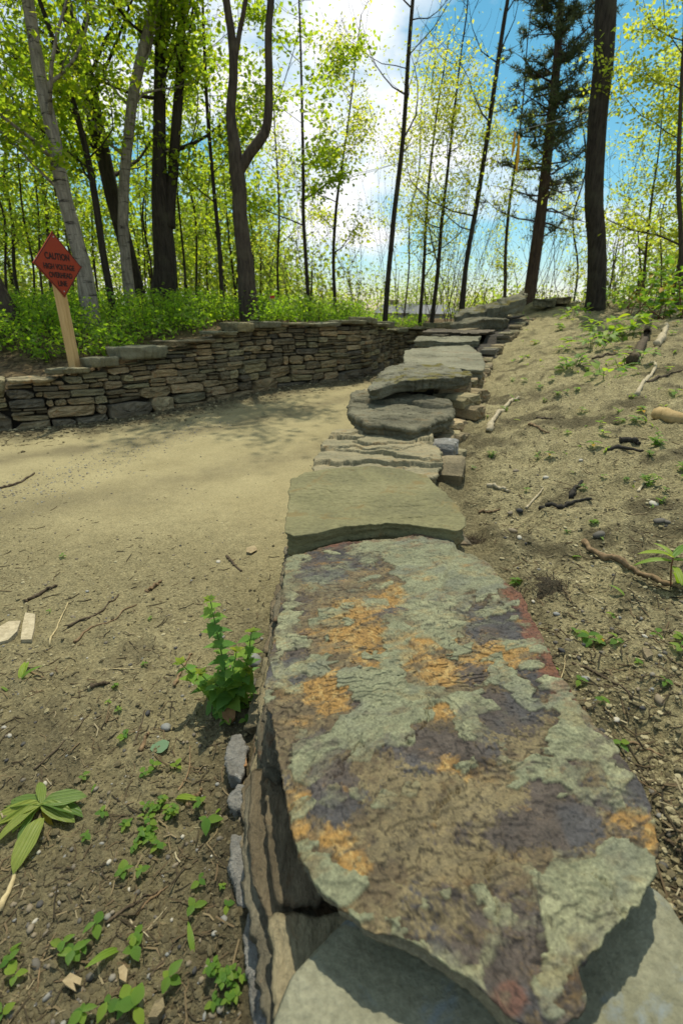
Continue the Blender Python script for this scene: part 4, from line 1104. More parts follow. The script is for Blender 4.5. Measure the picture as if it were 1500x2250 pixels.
def tree(name, label, base_y, pix, r_pix, bark, leaf, g_seed, extra=3.0, leaves=4000, lsize=0.08, limbs=14, limb_len=2.0, t0=0.3, forks=(), group=None, cat='tree', spread=0.16, sub=5, up=0.3, sides=10, flat=0.35, dens_low=1.0, tone=None, dead=0, wide=0.6, sink=0.15):
    """a tree standing at depth base_y; pix: trunk line in the photograph from the foot upward, r_pix: trunk widths there. extra: how far it goes on above"""
    g = np.random.default_rng(g_seed)
    def lift(line, yoff=0.0):
        return [at_y(px, py, base_y + yoff) for px, py in line]
    W = lift(pix)
    foot = Vector((W[0].x, base_y, gz(W[0].x, base_y) - sink))
    if foot.z > W[0].z: foot.z = W[0].z - 0.05
    root = empty(name, label, cat, (foot.x, foot.y, foot.z + sink), 0, group)
    off = np.array(root.location)
    T = Tubes(); lv = Leaves(); stems = []
    def rad(line, ws):
        out = []
        for (px, py), w in zip(line, ws):
            q = at_y(px, py, base_y); out.append(0.74 * w / 2 / F * project(q)[2])
        return out
    def add_stem(pts, rr, ext, sd, wob=0.02, flare=True):
        pts = [np.array(p) for p in pts]; rr = list(rr)
        d = pts[-1] - pts[-2]; d /= np.linalg.norm(d)
        steps = max(1, int(ext / 0.7))
        for k in range(steps):
            d = d + g.normal(0, 0.05, 3); d[2] = abs(d[2]) + 0.05; d /= np.linalg.norm(d)
            pts.append(pts[-1] + d * ext / steps); rr.append(rr[-1] * (1 - 0.75 / steps * (0.6 + 0.8 * k / steps)))
        n = max(14, len(pts) * 4)
        P = smooth_path(pts, n); u = np.linspace(0, 1, n)
        q = np.interp(np.linspace(0, len(rr) - 1, n), np.arange(len(rr)), rr)
        P[1:-1] += np.stack([fbm(u * 6, 0 * u + sd, seed=g_seed + a, octs=3) for a in (0, 1, 2)], 1)[1:-1] * q[1:-1, None] * 0.5
        T.add(P - off, q, sides)
        stems.append((P, q))
        return P, q
    line = [foot] + W[0:]
    rp = rad(pix, r_pix); rr = [rp[0] * 1.3] + [rp[0] * 1.0] + rp[1:]
    if (W[0] - foot).length < 0.25: line = [foot] + W[1:]; rr = [rp[0] * 1.2] + rp[1:]
    P, q = add_stem(line, rr, extra, 0.5)
    for (fl, fw, fe) in forks:
        add_stem(lift(fl), rad(fl, fw), fe, 1.5)
    allp = []
    for (P, q) in stems:
        n = len(P); seg = np.concatenate([[0], np.cumsum(np.linalg.norm(np.diff(P, axis=0), axis=1))]); L = seg[-1]
        for k in range(limbs):
            t = t0 + (1 - t0) * ((k + g.random()) / limbs); i = int(np.clip(np.searchsorted(seg, t * L), 1, n - 1))
            az = g.uniform(0, 2 * math.pi); el = g.uniform(0.15, 0.8)
            d = np.array([math.cos(az) * math.cos(el), math.sin(az) * math.cos(el), math.sin(el)])
            ln = limb_len * g.uniform(0.55, 1.2) * (1.15 - 0.65 * t)
            A, ra = grow_limb(T, g, P[i] - off, d, ln, max(0.006, q[i] * g.uniform(0.22, 0.42)), up)
            bare = g.random() < dead
            for s in range(sub):
                j = g.integers(1, len(A)); az2 = az + g.normal(0, 0.9)
                d2 = np.array([math.cos(az2), math.sin(az2), g.uniform(0.0, 0.7)])
                Bp, rb = grow_limb(T, g, A[j], d2, ln * g.uniform(0.25, 0.55), max(0.0035, ra[j] * 0.5), up, 0.22, 4, 3)
                if not bare:
                    zt = Bp[-1][2] + off[2]; w = dens_low if zt < 6.6 else 0.04
                    allp.append((Bp, w))
            if not bare: allp.append((A[2:], 1.0 if A[-1][2] + off[2] < 6.6 else 0.04))
    T.build('trunk', bark, root)
    if leaves and allp:
        wts = np.array([w for _, w in allp]); cnt = g.multinomial(leaves, wts / wts.sum())
        cc = []
        for (Bp, w), k in zip(allp, cnt):
            if not k: continue
            u = g.uniform(0, len(Bp) - 1.001, k); i = u.astype(int); f = (u - i)[:, None]
            c = Bp[i] * (1 - f) + Bp[i + 1] * f
            cc.append(c + g.normal(0, 1, (k, 3)) * np.array([spread, spread, spread * 0.55]))
        lv.add(np.concatenate(cc), lsize, g, tone)
        tag(lv.build('crown', leaf, root, g, wide, flat), kind='stuff')
    return root

G_trees = 'trees standing in the woods'
# left of the fork tree
tree('leaning_tree', 'thick grey trunk leaning left at the left picture edge, low behind the sign', 8.2, [(62, 782), (30, 715), (-5, 640), (-60, 520), (-120, 380)], [66, 52, 46, 42, 38], B_grey, L_maple, 11, 2.5, 2600, 0.09, 9, 1.9, 0.45)
tree('birch_tree', 'pale birch leaning left just behind the orange warning sign', 8.6, [(203, 715), (178, 590), (150, 480), (118, 330), (92, 190), (60, 0)], [50, 44, 41, 39, 36, 33], B_birch, L_maple, 12, 4.0, 2600, 0.11, 16, 2.4, 0.22)
tree('birch_tree', 'slim pale birch bending right towards its top beside the thick dark twin trunk', 10.5, [(288, 700), (272, 560), (266, 470), (274, 350), (292, 200), (318, 95), (342, 0)], [30, 29, 30, 29, 29, 30, 28], B_birch, L_maple, 13, 3.6, 2100, 0.11, 14, 2.2, 0.3)
tree('maple_tree', 'dark leaning maple crossing behind the slim bent birch', 11.5, [(312, 690), (262, 500), (232, 370), (205, 250), (180, 130), (140, 0)], [40, 42, 42, 44, 46, 40], B_dark, L_maple, 14, 4.0, 2000, 0.11, 16, 2.6, 0.25)
tree('maple_tree', 'slender dark forked maple between the two birches', 10.0, [(250, 690), (228, 560), (205, 400), (180, 290), (140, 150), (88, 0)], [22, 20, 19, 17, 15, 12], B_dark, L_maple, 15, 2.5, 2000, 0.11, 12, 2.0, 0.25)
tree('maple_tree', 'thick dark double-stemmed maple, twin trunk left of the fork tree', 11.0, [(364, 668), (362, 560), (356, 460), (352, 330), (350, 160), (352, 0)], [70, 64, 52, 38, 33, 29], B_dark, L_maple, 16, 4.0, 2700, 0.11, 14, 2.4, 0.3,
     forks=[([(372, 500), (376, 400), (385, 280), (396, 120), (402, 0)], [38, 31, 29, 26, 23], 3.0)])
tree('slender_tree', 'thin dark tree midway between the twin trunk and the fork tree', 11.5, [(490, 665), (480, 520), (468, 380), (455, 220), (448, 60), (445, 0)], [13, 12, 11, 10, 8, 7], B_dark, L_maple, 17, 2.5, 2600, 0.11, 12, 1.8, 0.25)
# the fork tree
tree('fork_tree', 'brown tree with a trunk dividing into a big Y right behind the wall', 9.6, [(550, 702), (540, 600), (527, 480), (522, 400), (517, 335), (509, 250), (514, 160), (506, 70), (496, 0)], [58, 48, 43, 42, 38, 28, 26, 24, 22], B_grey, L_maple, 18, 3.0, 4200, 0.10, 9, 2.4, 0.62, sides=14,
     forks=[([(524, 378), (548, 340), (575, 305), (589, 265), (591, 180), (590, 80), (594, 0)], [34, 30, 29, 26, 23, 22, 21], 3.0), ([(515, 140), (525, 80), (540, 0)], [17, 15, 13], 2.0)], dens_low=1.3)
tree('slender_tree', 'thin straight dark tree next to the right of the fork tree', 12.0, [(676, 640), (668, 500), (666, 380), (664, 250), (660, 100)], [12, 11, 10, 8, 6], B_dark, L_maple, 19, 2.0, 3000, 0.11, 12, 2.0, 0.25, tone=0.5)
tree('slender_tree', 'thin curved tree with upright bare limbs, right of the thin straight tree', 13.5, [(736, 660), (732, 560), (738, 460), (752, 360), (770, 230)], [11, 10, 9, 7, 5], B_dark, L_yellow, 20, 1.6, 3200, 0.085, 12, 1.7, 0.25, up=0.6, tone=0.6)
tree('tall_tree', 'tall slim dark tree leaning right over the end of the far wall', 12.6, [(846, 690), (858, 560), (868, 450), (882, 330), (890, 230), (898, 110), (906, 0)], [16, 15, 15, 14, 13, 12, 11], B_dark, L_yellow, 21, 3.5, 800, 0.075, 18, 2.0, 0.35, spread=0.32, up=0.55, dead=0.35, tone=0.6)
tree('tall_tree', 'leaning slim tree rising from behind the moss-topped slab', 13.6, [(1014, 684), (1024, 580), (1046, 450), (1066, 320), (1085, 200), (1108, 40), (1114, 0)], [18, 14, 14, 13, 13, 12, 11], B_dark, L_yellow, 22, 3.0, 1900, 0.075, 17, 1.9, 0.25, spread=0.28, up=0.5, dead=0.25, tone=0.6)
tree('slender_tree', 'thin leafy tree with yellow-green low foliage, left of the leaning slim tree', 13.8, [(948, 700), (962, 590), (972, 470), (985, 350), (1000, 220), (1012, 120)], [13, 12, 10, 8, 6, 5], B_dark, L_yellow, 23, 1.5, 4200, 0.075, 20, 2.0, 0.15, spread=0.26, up=0.45, tone=0.65)
tree('slender_tree', 'thin tree with leaves low on its stem, near the roof of the far house', 14.0, [(922, 700), (930, 590), (936, 480), (946, 360), (960, 240)], [11, 10, 8, 7, 5], B_dark, L_yellow, 24, 1.4, 2800, 0.075, 18, 1.9, 0.15, spread=0.26, up=0.45, tone=0.65)
# the big trunk on the right and what stands by it
tree('large_tree', 'thick straight dark trunk standing on the bank in front of the pine', 11.2, [(1310, 650), (1312, 560), (1306, 440), (1313, 300), (1322, 150), (1332, 0)], [54, 50, 51, 52, 56, 60], B_dark, L_yellow, 25, 5.0, 500, 0.08, 10, 2.4, 0.62, spread=0.3, sides=14)
tree('slender_tree', 'thin trunk just left of the pine with sparse spring leaves', 15.0, [(1108, 660), (1110, 540), (1122, 420), (1140, 300), (1152, 180)], [10, 9, 8, 6, 4], B_grey, L_yellow, 26, 1.4, 2600, 0.075, 14, 1.6, 0.2, up=0.5, tone=0.55)
tree('leafy_tree', 'light airy yellow-green tree at the right picture edge', 11.0, [(1492, 640), (1494, 520), (1488, 400), (1492, 260), (1500, 100), (1506, 0)], [14, 13, 12, 11, 10, 9], B_grey, L_yellow, 27, 2.5, 7500, 0.085, 22, 2.5, 0.12, up=0.2, tone=0.55)
tree('leafy_tree', 'small leafy tree beside the big trunk, right of it', 13.0, [(1412, 640), (1420, 540), (1432, 430), (1446, 330)], [8, 7, 6, 4], B_grey, L_yellow, 28, 1.5, 3200, 0.085, 14, 1.6, 0.15, up=0.3, tone=0.5)

def pine():
    g = np.random.default_rng(40); Y = 14.5
    pix = [(1160, 655), (1178, 540), (1192, 430), (1208, 280), (1222, 140), (1232, 0), (1240, -120)]
    W = [at_y(px, py, Y) for px, py in pix]
    foot = Vector((W[0].x, Y, gz(W[0].x, Y) - 0.1)); foot.z = min(foot.z, W[0].z)
    root = empty('pine_tree', 'dark pine with drooping needle tufts behind the thick straight trunk', 'tree', foot)
    off = np.array(foot); P = smooth_path([foot] + W[1:], 40); q = np.linspace(0.17, 0.05, 40)
    T = Tubes(); T.add(P - off, q, 10); V = []; tone = []
    for k in range(150):
        t = 0.2 + 0.8 * (k + g.random()) / 150; i = int(t * 39); z = P[i][2]
        if t < 0.42 and g.random() < 0.55: continue
        az = g.uniform(0, 2 * math.pi); ln = (1.95 - 1.15 * t) * g.uniform(0.5, 1.1)
        A, ra = grow_limb(T, g, P[i] - off, (math.cos(az), math.sin(az), g.uniform(-0.15, 0.3)), ln, 0.022, 0.12, 0.16, 6, 4)
        if t < 0.45 and g.random() < 0.3: continue
        for s in range(9):
            j = g.integers(2, len(A)); d2 = np.array([math.cos(az + g.normal(0, 1.0)), math.sin(az + g.normal(0, 1.0)), g.uniform(-0.2, 0.6)])
            Bp, rb = grow_limb(T, g, A[j], d2, ln * g.uniform(0.12, 0.3), 0.006, 0.2, 0.2, 3, 3)
            for c in (Bp[-1], Bp[-2], Bp[1]):
                for m in range(8):
                    d = g.normal(0, 1, 3) + d2 * 0.8 + np.array([0, 0, 0.35]); d /= np.linalg.norm(d)
                    s_ = np.cross(d, g.normal(0, 1, 3)); s_ /= np.linalg.norm(s_) + 1e-9
                    L = g.uniform(0.09, 0.17); V += [c + s_ * 0.010, c + d * L, c - s_ * 0.010]; tone += [g.random()] * 3
    T.build('trunk', B_pine, root)
    V = np.array(V); tag(mesh_obj('needles', V, np.arange(len(V)).reshape(-1, 3), L_pine, root, False, {'tone': np.array(tone)}), kind='stuff')
pine()

# saplings and poles filling the wood
g = np.random.default_rng(55)
def sapling(px, Y, topdx, w, label, leaf, n, seed, lo=0.15, ll=1.3, tone=None, ls=0.085):
    foot = at_y(px, 690, Y)
    ln = [(px, 690), (px + topdx * 0.15 + g.uniform(-9, 9), 590), (px + topdx * 0.3 + g.uniform(-12, 12), 480), (px + topdx * 0.5 + g.uniform(-14, 14), 370), (px + topdx * 0.7 + g.uniform(-16, 16), 240), (px + topdx + g.uniform(-20, 20), 60 if px < 600 else g.uniform(60, 260))]
    tree('sapling', label, Y, ln, [w, w * 0.9, w * 0.8, w * 0.7, w * 0.55, w * 0.4], B_dark if g.random() < 0.75 else B_grey, leaf, seed, 1.6, n, ls, 13, ll, lo, group='thin saplings and pole trees among the larger trunks', up=0.4, sub=4, sides=6, tone=tone)
SAP = [
 (-25, 9.0, -80, 11, 'M', 'sapling at the far left edge, in front of the leaning grey trunk'),
 (18, 10.5, -60, 8, 'M', 'thin dark sapling rising behind the leaning grey trunk at the left edge'),
 (48, 13, -55, 11, 'M', 'dark pole tree left of the warning sign, leaning left'),
 (75, 11.0, -62, 7, 'M', 'very thin sapling directly behind the left corner of the warning sign'),
 (100, 12.0, -55, 7, 'M', 'thin sapling hidden behind the middle of the warning sign'),
 (120, 16, -48, 13, 'M', 'dark trunk deep in the woods behind the warning sign'),
 (140, 13.5, -60, 7, 'M', 'thin sapling passing behind the right half of the warning sign'),
 (162, 15, -50, 7, 'M', 'far thin stem just left of the foot of the leaning birch'),
 (222, 16, -35, 7, 'M', 'far thin stem just right of the foot of the leaning birch'),
 (330, 14, -35, 7, 'M', 'thin stem between the slim birch and the twin trunk'),
 (318, 17, -22, 5, 'M', 'faint distant stem behind the slim bent birch'),
 (408, 13, -18, 8, 'M', 'thin dark stem close to the right side of the twin trunk'),
 (432, 14.5, -14, 8, 'M', 'second thin stem to the right of the twin trunk'),
 (458, 17, -5, 5, 'M', 'faint distant stem midway between twin trunk and fork tree'),
 (515, 18, -4, 6, 'M', 'distant stem close behind the left side of the fork tree'),
 (612, 15, -5, 8, 'Y', 'sapling right of the fork tree above the small red flag'),
 (888, 17, 40, 5, 'Y', 'thin sapling in front of the roof of the far house'),
 (1255, 16, 40, 6, 'Y', 'leafy sapling between the pine and the thick straight trunk'),
 (1450, 14, 40, 5, 'Y', 'slender sapling left of the airy tree at the right edge'),
 (1560, 12, 70, 8, 'Y', 'leafy sapling overhanging the right edge of the bank'),
]
def saplings():
    for k, (px, Y, dx, w, lf, label) in enumerate(SAP):
        M = lf == 'M'
        sapling(px, Y, dx, w, label, L_maple if M else L_yellow, 1700 if px < 200 else 1500 if M else 1700 if px < 760 else 1000 if px < 1200 else 1600, 600 + k, ll=1.7 if M else 1.5, tone=None if px < 200 else 0.6, ls=0.105 if M else 0.078)
saplings()

# bare arching brush and the far woods, each one mass
def brush():
    g = np.random.default_rng(77); T = Tubes(); lv = Leaves()
    for i in range(120):
        px = g.uniform(640, 1420); Y = g.uniform(14.5, 22); p = at_y(px, 690, Y)
        z0 = gz(p.x, Y); n = 6; az = g.uniform(0, 6.28); L = g.uniform(1.4, 5.6)
        A, r = grow_limb(T, g, (p.x, Y, z0), (math.cos(az) * 0.35, math.sin(az) * 0.35, 1), L, g.uniform(0.006, 0.014), 0.15, 0.10, 7, 4)
        for s in range(7):
            j = g.integers(2, len(A)); B_, rb = grow_limb(T, g, A[j], (g.normal(0, .5), g.normal(0, .5), 0.8), L * g.uniform(0.15, 0.4), 0.005, 0.2, 0.15, 4, 3)
            kk = g.integers(1, 6); lv.add(B_[-1] + g.normal(0, 0.14, (kk, 3)), 0.07, g, 0.6)
    o = T.build('bare_brush', B_grey); tag(o, 'tangle of thin bare stems in front of the open sky', 'brush', None, 'stuff')
    lv.build('brush_leaves', L_yellow, o, g, 0.6, 0.3)
brush()
def far_woods():
    g = np.random.default_rng(78); lv = Leaves(); T = Tubes()
    for i in range(300):
        Y = g.uniform(18, 42); px = g.uniform(-260, 1760)
        p = at_y(px, 690, Y); x = p.x; z0 = gz(x, Y)
        left = float(sstep(780, 420, px))
        H = g.uniform(2.0, 3.8) + left * g.uniform(0.5, 4.6) + (1.2 if px > 1330 else 0)
        if 640 < px < 1330:
            if g.random() < 0.5: continue
            H = g.uniform(0.6, 2.0)
        if 820 < px < 1030: Y = g.uniform(40, 46); x = at_y(px, 690, Y).x; z0 = gz(x, Y); H = g.uniform(2, 5)
        T.add([(x, Y, z0 - .2), (x + g.normal(0, .15), Y, z0 + H * .5), (x + g.normal(0, .3), Y, z0 + H)], [0.05, 0.04, 0.015], 4, False)
        n = int(290 + 310 * left + 60 * H / 3); m = g.integers(7, 14)
        for c in range(m):
            q = np.array([x + g.normal(0, 0.9), Y + g.normal(0, 0.8), z0 + H * g.uniform(0.12, 1.05)])
            kk = n // m + 8; lv.add(q + g.normal(0, 1, (kk, 3)) * np.array([0.7, 0.6, 0.42]), 0.17, g, g.uniform(0.2, 0.9))
    o = T.build('far_woods', B_dark); tag(o, 'far-off hazy green woods behind the nearer trees', 'woods', None, 'stuff')
    lv.build('far_foliage', L_far, o, g, 0.7, 0.3)
far_woods()

def undergrowth():
    g = np.random.default_rng(79); T = Tubes(); lv = Leaves()
    n = 0; tries = 0
    while n < 1700 and tries < 30000:
        tries += 1
        px = g.uniform(-80, 930); Y = g.uniform(5.9, 16); x = at_y(px, 690, Y).x
        dl = poly_dist(np.array([x]), np.array([Y]), LWP)[0][0]
        if dl < 0.55: continue
        bare = 0.75
        if px < 190 and dl < 1.7 - px / 200: continue
        if dl < bare and g.random() < 0.6: continue
        if abs(px - 500) < 50 and dl < 1.2: continue
        z0 = gz(x, Y); H = g.uniform(0.18, 0.6) * (0.5 if 800 < px < 1010 else 1) * (0.6 + 0.4 * min(1, dl / 1.5)); n += 1
        lean = g.normal(0, 0.12, 2)
        T.add([(x, Y, z0 - .03), (x + lean[0] * H, Y + lean[1] * H, z0 + H * .6), (x + lean[0] * 2 * H, Y + lean[1] * 2 * H, z0 + H)], [0.005, 0.004, 0.002], 3, False)
        k = int(16 + 38 * H); u = g.uniform(0.2, 1.03, k)
        c = np.stack([x + lean[0] * 2 * H * u, Y + lean[1] * 2 * H * u, z0 + H * u], 1) + g.normal(0, 1, (k, 3)) * np.array([0.08, 0.08, 0.02])
        lv.add(c, 0.07, g, g.uniform(0.25, 0.85))
    o = T.build('undergrowth', B_grey); tag(o, 'bright green weeds covering the ground behind the long wall', 'undergrowth', None, 'stuff')
    lv.build('undergrowth_leaves', L_weed, o, g, 0.62, 0.5)
undergrowth()

# ------------------------------------------------------------------ the warning sign
def plain(name, col, rough=0.6, spec=0.3):
    m, n, out = mat_new(name)
    v = coords(n); f = noise(n, v, 40, 4, 0.6)
    c = mixc(n, f, tuple(x * 0.82 for x in col), tuple(min(1, x * 1.12) for x in col))
    principled(n, out, c, rough, None, spec)
    return m
M_orange = plain('fluorescent orange sheet', (0.30, 0.034, 0.008), 0.5)
M_black = plain('black print', (0.012, 0.011, 0.01), 0.6)
M_post = wood_mat('new pine post', (0.42, 0.26, 0.10), (0.60, 0.41, 0.19), (1, 1, 0.08), 40)

def box_bm(sx, sy, sz, c=(0, 0, 0), bev=0.0):
    import bmesh
    bm = bmesh.new(); bmesh.ops.create_cube(bm, size=1.0)
    for v in bm.verts: v.co = Vector((v.co.x * sx + c[0], v.co.y * sy + c[1], v.co.z * sz + c[2]))
    if bev: bmesh.ops.bevel(bm, geom=bm.edges[:], offset=bev, segments=2, affect='EDGES', profile=0.5)
    return bm
def bm_obj(name, bm, mat, parent=None):
    me = bpy.data.meshes.new(name); bm.to_mesh(me); bm.free()
    if mat: me.materials.append(mat)
    return link(name, me, parent)
def sign():
    import bmesh
    b = at_y(167, 815, 6.05); yaw = R(72)
    z0 = gz(b.x, b.y) - 0.05; b.z = min(b.z, z0 + 0.1)
    root = empty('warning_sign', 'orange diamond caution sign on a pale wooden post by the long wall', 'sign', (b.x, b.y, b.z), yaw)
    top = at_y(146, 610, 6.05).z - b.z
    bm_obj('post', box_bm(0.092, 0.092, top + 0.2, (0, 0, top / 2 - 0.1), 0.004), M_post, root)
    zc = at_y(124, 581, 6.05).z - b.z; hd = 0.405
    t = at_y(108, 510, 6.05); zc = (t.z + at_y(137, 652, 6.05).z) / 2 - b.z; hd = (t.z - at_y(137, 652, 6.05).z) / 2 * 1.04
    def diamond(r, th, y, corner=0.03):
        bm = bmesh.new(); pts = []
        for k in range(4):
            a = k * math.pi / 2
            for o in (-0.5, 0, 0.5):
                q = a + o * 0.10; rr = r * (1 - 0.03 * (abs(o) > 0)) * (1 / (abs(math.cos(q)) + abs(math.sin(q)))) * (0.985 if o == 0 else 1.0)
                pts.append((rr * math.cos(q), rr * math.sin(q)))
        f = [bm.verts.new((x, y, z + zc)) for x, z in pts]; k = [bm.verts.new((x, y + th, z + zc)) for x, z in pts]
        bm.faces.new(f); bm.faces.new(k[::-1]); n = len(pts)
        for i in range(n): bm.faces.new((f[i], k[i], k[(i + 1) % n], f[(i + 1) % n]))
        bmesh.ops.recalc_face_normals(bm, faces=bm.faces)
        return bm
    bm_obj('sign_board', diamond(hd, 0.012, -0.062), M_orange, root)
    board = [c for c in root.children if c.name.startswith('sign_board')][0]
    # black border line, a thin raised band
    bm = bmesh.new(); ro, ri = hd * 0.955, hd * 0.925
    for k in range(4):
        a0, a1 = k * math.pi / 2, (k + 1) * math.pi / 2
        q = [(ro * math.cos(a0), ro * math.sin(a0)), (ro * math.cos(a1), ro * math.sin(a1)), (ri * math.cos(a1), ri * math.sin(a1)), (ri * math.cos(a0), ri * math.sin(a0))]
        bm.faces.new([bm.verts.new((x, -0.0635, z + zc)) for x, z in q])
    bm_obj('border', bm, M_black, board)
    for line, dz, h in (('CAUTION', 0.085, 0.098), ('HIGH VOLTAGE', -0.025, 0.082), ('OVERHEAD', -0.115, 0.082), ('LINE', -0.205, 0.082)):
        cu = bpy.data.curves.new('lettering', 'FONT'); cu.body = line; cu.align_x = 'CENTER'; cu.align_y = 'CENTER'
        cu.size = h * hd / 0.36; cu.extrude = 0.0008; cu.offset = 0.0022; cu.space_character = 1.02
        to = bpy.data.objects.new('tmp', cu); COL.objects.link(to)
        bpy.context.view_layer.update()
        me = bpy.data.meshes.new_from_object(to.evaluated_get(bpy.context.evaluated_depsgraph_get()))
        bpy.data.objects.remove(to)
        me.name = 'lettering'; me.materials.clear(); me.materials.append(M_black)
        o = link('lettering', me, board); o.location = (0, -0.0645, zc + dz * hd / 0.36); o.rotation_euler = (R(90), 0, 0)
        o.scale.x = 0.8 if line != 'HIGH VOLTAGE' else 0.76
    for z in (0.82, -0.80):
        T = Tubes(); T.add([(0, -0.061, zc + z * hd), (0, -0.068, zc + z * hd)], [0.008, 0.007], 8); T.build('bolt', plain('zinc', (0.4, 0.4, 0.4), 0.4), board)
sign()

# ------------------------------------------------------------------ overhead wires, tapes, flag, houses
M_wire = plain('wire', (0.35, 0.36, 0.37), 0.5)
M_tape = plain('yellow tape', (0.75, 0.40, 0.02), 0.5)
def wire(name, pts, Ys, label, r=0.006):
    P = [at_y(px, py, Y) for (px, py), Y in zip(pts, Ys)]
    c = (P[0] + P[-1]) / 2
    T = Tubes(); T.add([p - c for p in smooth_path(P, 40)] if False else [np.array(p) - np.array(c) for p in smooth_path(P, 40)], [r] * 40, 5)
    o = T.build(name, M_wire); o.location = c
    return tag(o, label, 'wire')
wire('overhead_wire', [(690, 405), (900, 352), (1130, 290), (1300, 240), (1420, 190), (1600, 130)], [17, 15, 13.2, 12.2, 11.5, 10.5], 'thin overhead wire sloping up to the right behind the thick trunk')
wire('overhead_wire', [(620, 415), (760, 392), (880, 358), (1000, 335)], [17.5, 16.5, 15.6, 15.0], 'faint lower wire crossing the open sky left of the tall slim tree')
for k, (pts, lab) in enumerate([([(1131, 291), (1128, 318), (1124, 342)], 'upper strip of yellow caution tape hanging from the overhead wire'), ([(1139, 298), (1138, 335), (1135, 362), (1134, 376)], 'lower longer strip of yellow caution tape hanging from the overhead wire')]):
    P = smooth_path([at_y(px, py, 13.2) for px, py in pts], 10); V = []; c = P[0].copy()
    for i, p in enumerate(P):
        a = 0.4 + 0.25 * math.sin(i * 0.9 + k); w = 0.035
        for s in (-1, 1): V.append((p[0] - c[0] + s * w * math.cos(a), p[1] - c[1] + s * w * math.sin(a), p[2] - c[2]))
    Fq = np.array([[2 * i, 2 * i + 1, 2 * i + 3, 2 * i + 2] for i in range(9)])
    o = mesh_obj('caution_tape', np.array(V), Fq, M_tape); o.location = c
    so = o.modifiers.new('t', 'SOLIDIFY'); so.thickness = 0.002
    tag(o, lab, 'tape')
def flag():
    p = at_y(594, 690, 10.6); z = gz(p.x, p.y)
    root = empty('marker_flag', 'small red marker flag on a wire stake in the weeds right of the fork tree', 'flag', (p.x, p.y, z))
    h = at_y(594, 645, 10.6).z - z
    T = Tubes(); T.add([(0, 0, -0.05), (0.01, 0, h)], [0.004, 0.004], 5); T.build('stake', M_wire, root)
    V = np.array([(0.01 + 0.09 * i / 4, 0.012 * math.sin(i * 1.5), h - 0.005 - 0.09 * j) for i in range(5) for j in (0, 1)])
    mesh_obj('cloth', V, np.array([[2 * i, 2 * i + 1, 2 * i + 3, 2 * i + 2] for i in range(4)]), plain('red vinyl', (0.55, 0.03, 0.03), 0.5), root)
flag()

M_roof = plain('grey shingle roof', (0.16, 0.165, 0.17), 0.9)
M_siding = plain('pale siding', (0.42, 0.44, 0.46), 0.8)
M_brick = plain('tan chimney brick', (0.30, 0.24, 0.15), 0.9)
M_glass = plain('dark window glass', (0.03, 0.035, 0.04), 0.15, 0.5)
M_trim = plain('white trim', (0.6, 0.6, 0.58), 0.6)
def house(name, label, pxl, pxr, py_ridge, py_eave, Y, depth, chimney=None, wins=(), right_wing=False):
    import bmesh
    a = at_y(pxl, py_eave, Y); b = at_y(pxr, py_eave, Y); zr = at_y(pxl, py_ridge, Y).z; ze = a.z; w = b.x - a.x
    z0 = min(gz(a.x, Y), gz(b.x, Y)) - 0.5
    root = empty(name, label, 'house', ((a.x + b.x) / 2, Y, z0)); H = ze - z0
    bm_obj('wall', box_bm(w, depth, H, (0, depth / 2, H / 2)), M_siding, root)
    bm = bmesh.new(); e = 0.35; rz = zr - z0
    P = [(-w / 2 - e, -e, H + .01), (w / 2 + e, -e, H + .01), (w / 2 + e, depth + e, H + .01), (-w / 2 - e, depth + e, H + .01), (-w / 2 + w * .12, depth / 2, rz), (w / 2 - w * .12, depth / 2, rz)]
    v = [bm.verts.new(p) for p in P]
    for f in ((0, 1, 5, 4), (2, 3, 4, 5), (1, 2, 5), (3, 0, 4), (3, 2, 1, 0)): bm.faces.new([v[i] for i in f])
    roof = bm_obj('roof', bm, M_roof, root)
    if chimney is not None:
        cx = at_y(chimney[0], py_ridge, Y).x - root.location.x; ct = at_y(chimney[0], chimney[1], Y).z - z0
        bm_obj('chimney', box_bm(1.1, 0.8, ct - H, (cx, depth / 2, (ct + H) / 2), 0.03), M_brick, roof)
    for fx in wins:
        fr = bm_obj('window', box_bm(1.3, 0.10, 1.3, (fx * w / 2, -0.03, H - 1.1), 0.02), M_trim, root)
        bm_obj('pane', box_bm(1.06, 0.04, 1.06, (fx * w / 2, -0.072, H - 1.1)), M_glass, fr)
house('house', 'grey-roofed house with a tan chimney far behind the end of the wall', 838, 968, 664, 688, 38, 8, (872, 656), (-0.6, 0.1, 0.7))
house('house', 'pale house half hidden by trunks, right of the chimney house', 925, 1012, 668, 690, 34, 7, None, (-0.2, 0.5))
house('house', 'bluish house glimpsed through the woods beside the sign post', 84, 150, 655, 680, 40, 8, None, (-0.4, 0.4))

# ------------------------------------------------------------------ leaves for the near plants
G_leaf = plain_leaf('nettle leaf', (0.10, 0.22, 0.035), (0.17, 0.30, 0.055), (0.34, 0.58, 0.05), 0.4, 18)
G_seed = plain_leaf('seedling leaf', (0.085, 0.17, 0.025), (0.15, 0.25, 0.04), (0.40, 0.64, 0.04), 0.45, 14)
G_blade = plain_leaf('blade leaf', (0.10, 0.19, 0.02), (0.18, 0.27, 0.035), (0.42, 0.62, 0.03), 0.4, 5)
G_pale = plain_leaf('pale plant leaf', (0.10, 0.18, 0.03), (0.20, 0.25, 0.06), (0.28, 0.40, 0.04), 0.4, 5)
G_yell = plain_leaf('yellowing leaf', (0.30, 0.22, 0.02), (0.42, 0.26, 0.03), (0.50, 0.32, 0.03), 0.4, 8)
M_stem = plain('green stem', (0.10, 0.16, 0.035), 0.6)
M_redstem = plain('reddish stem', (0.16, 0.07, 0.03), 0.6)
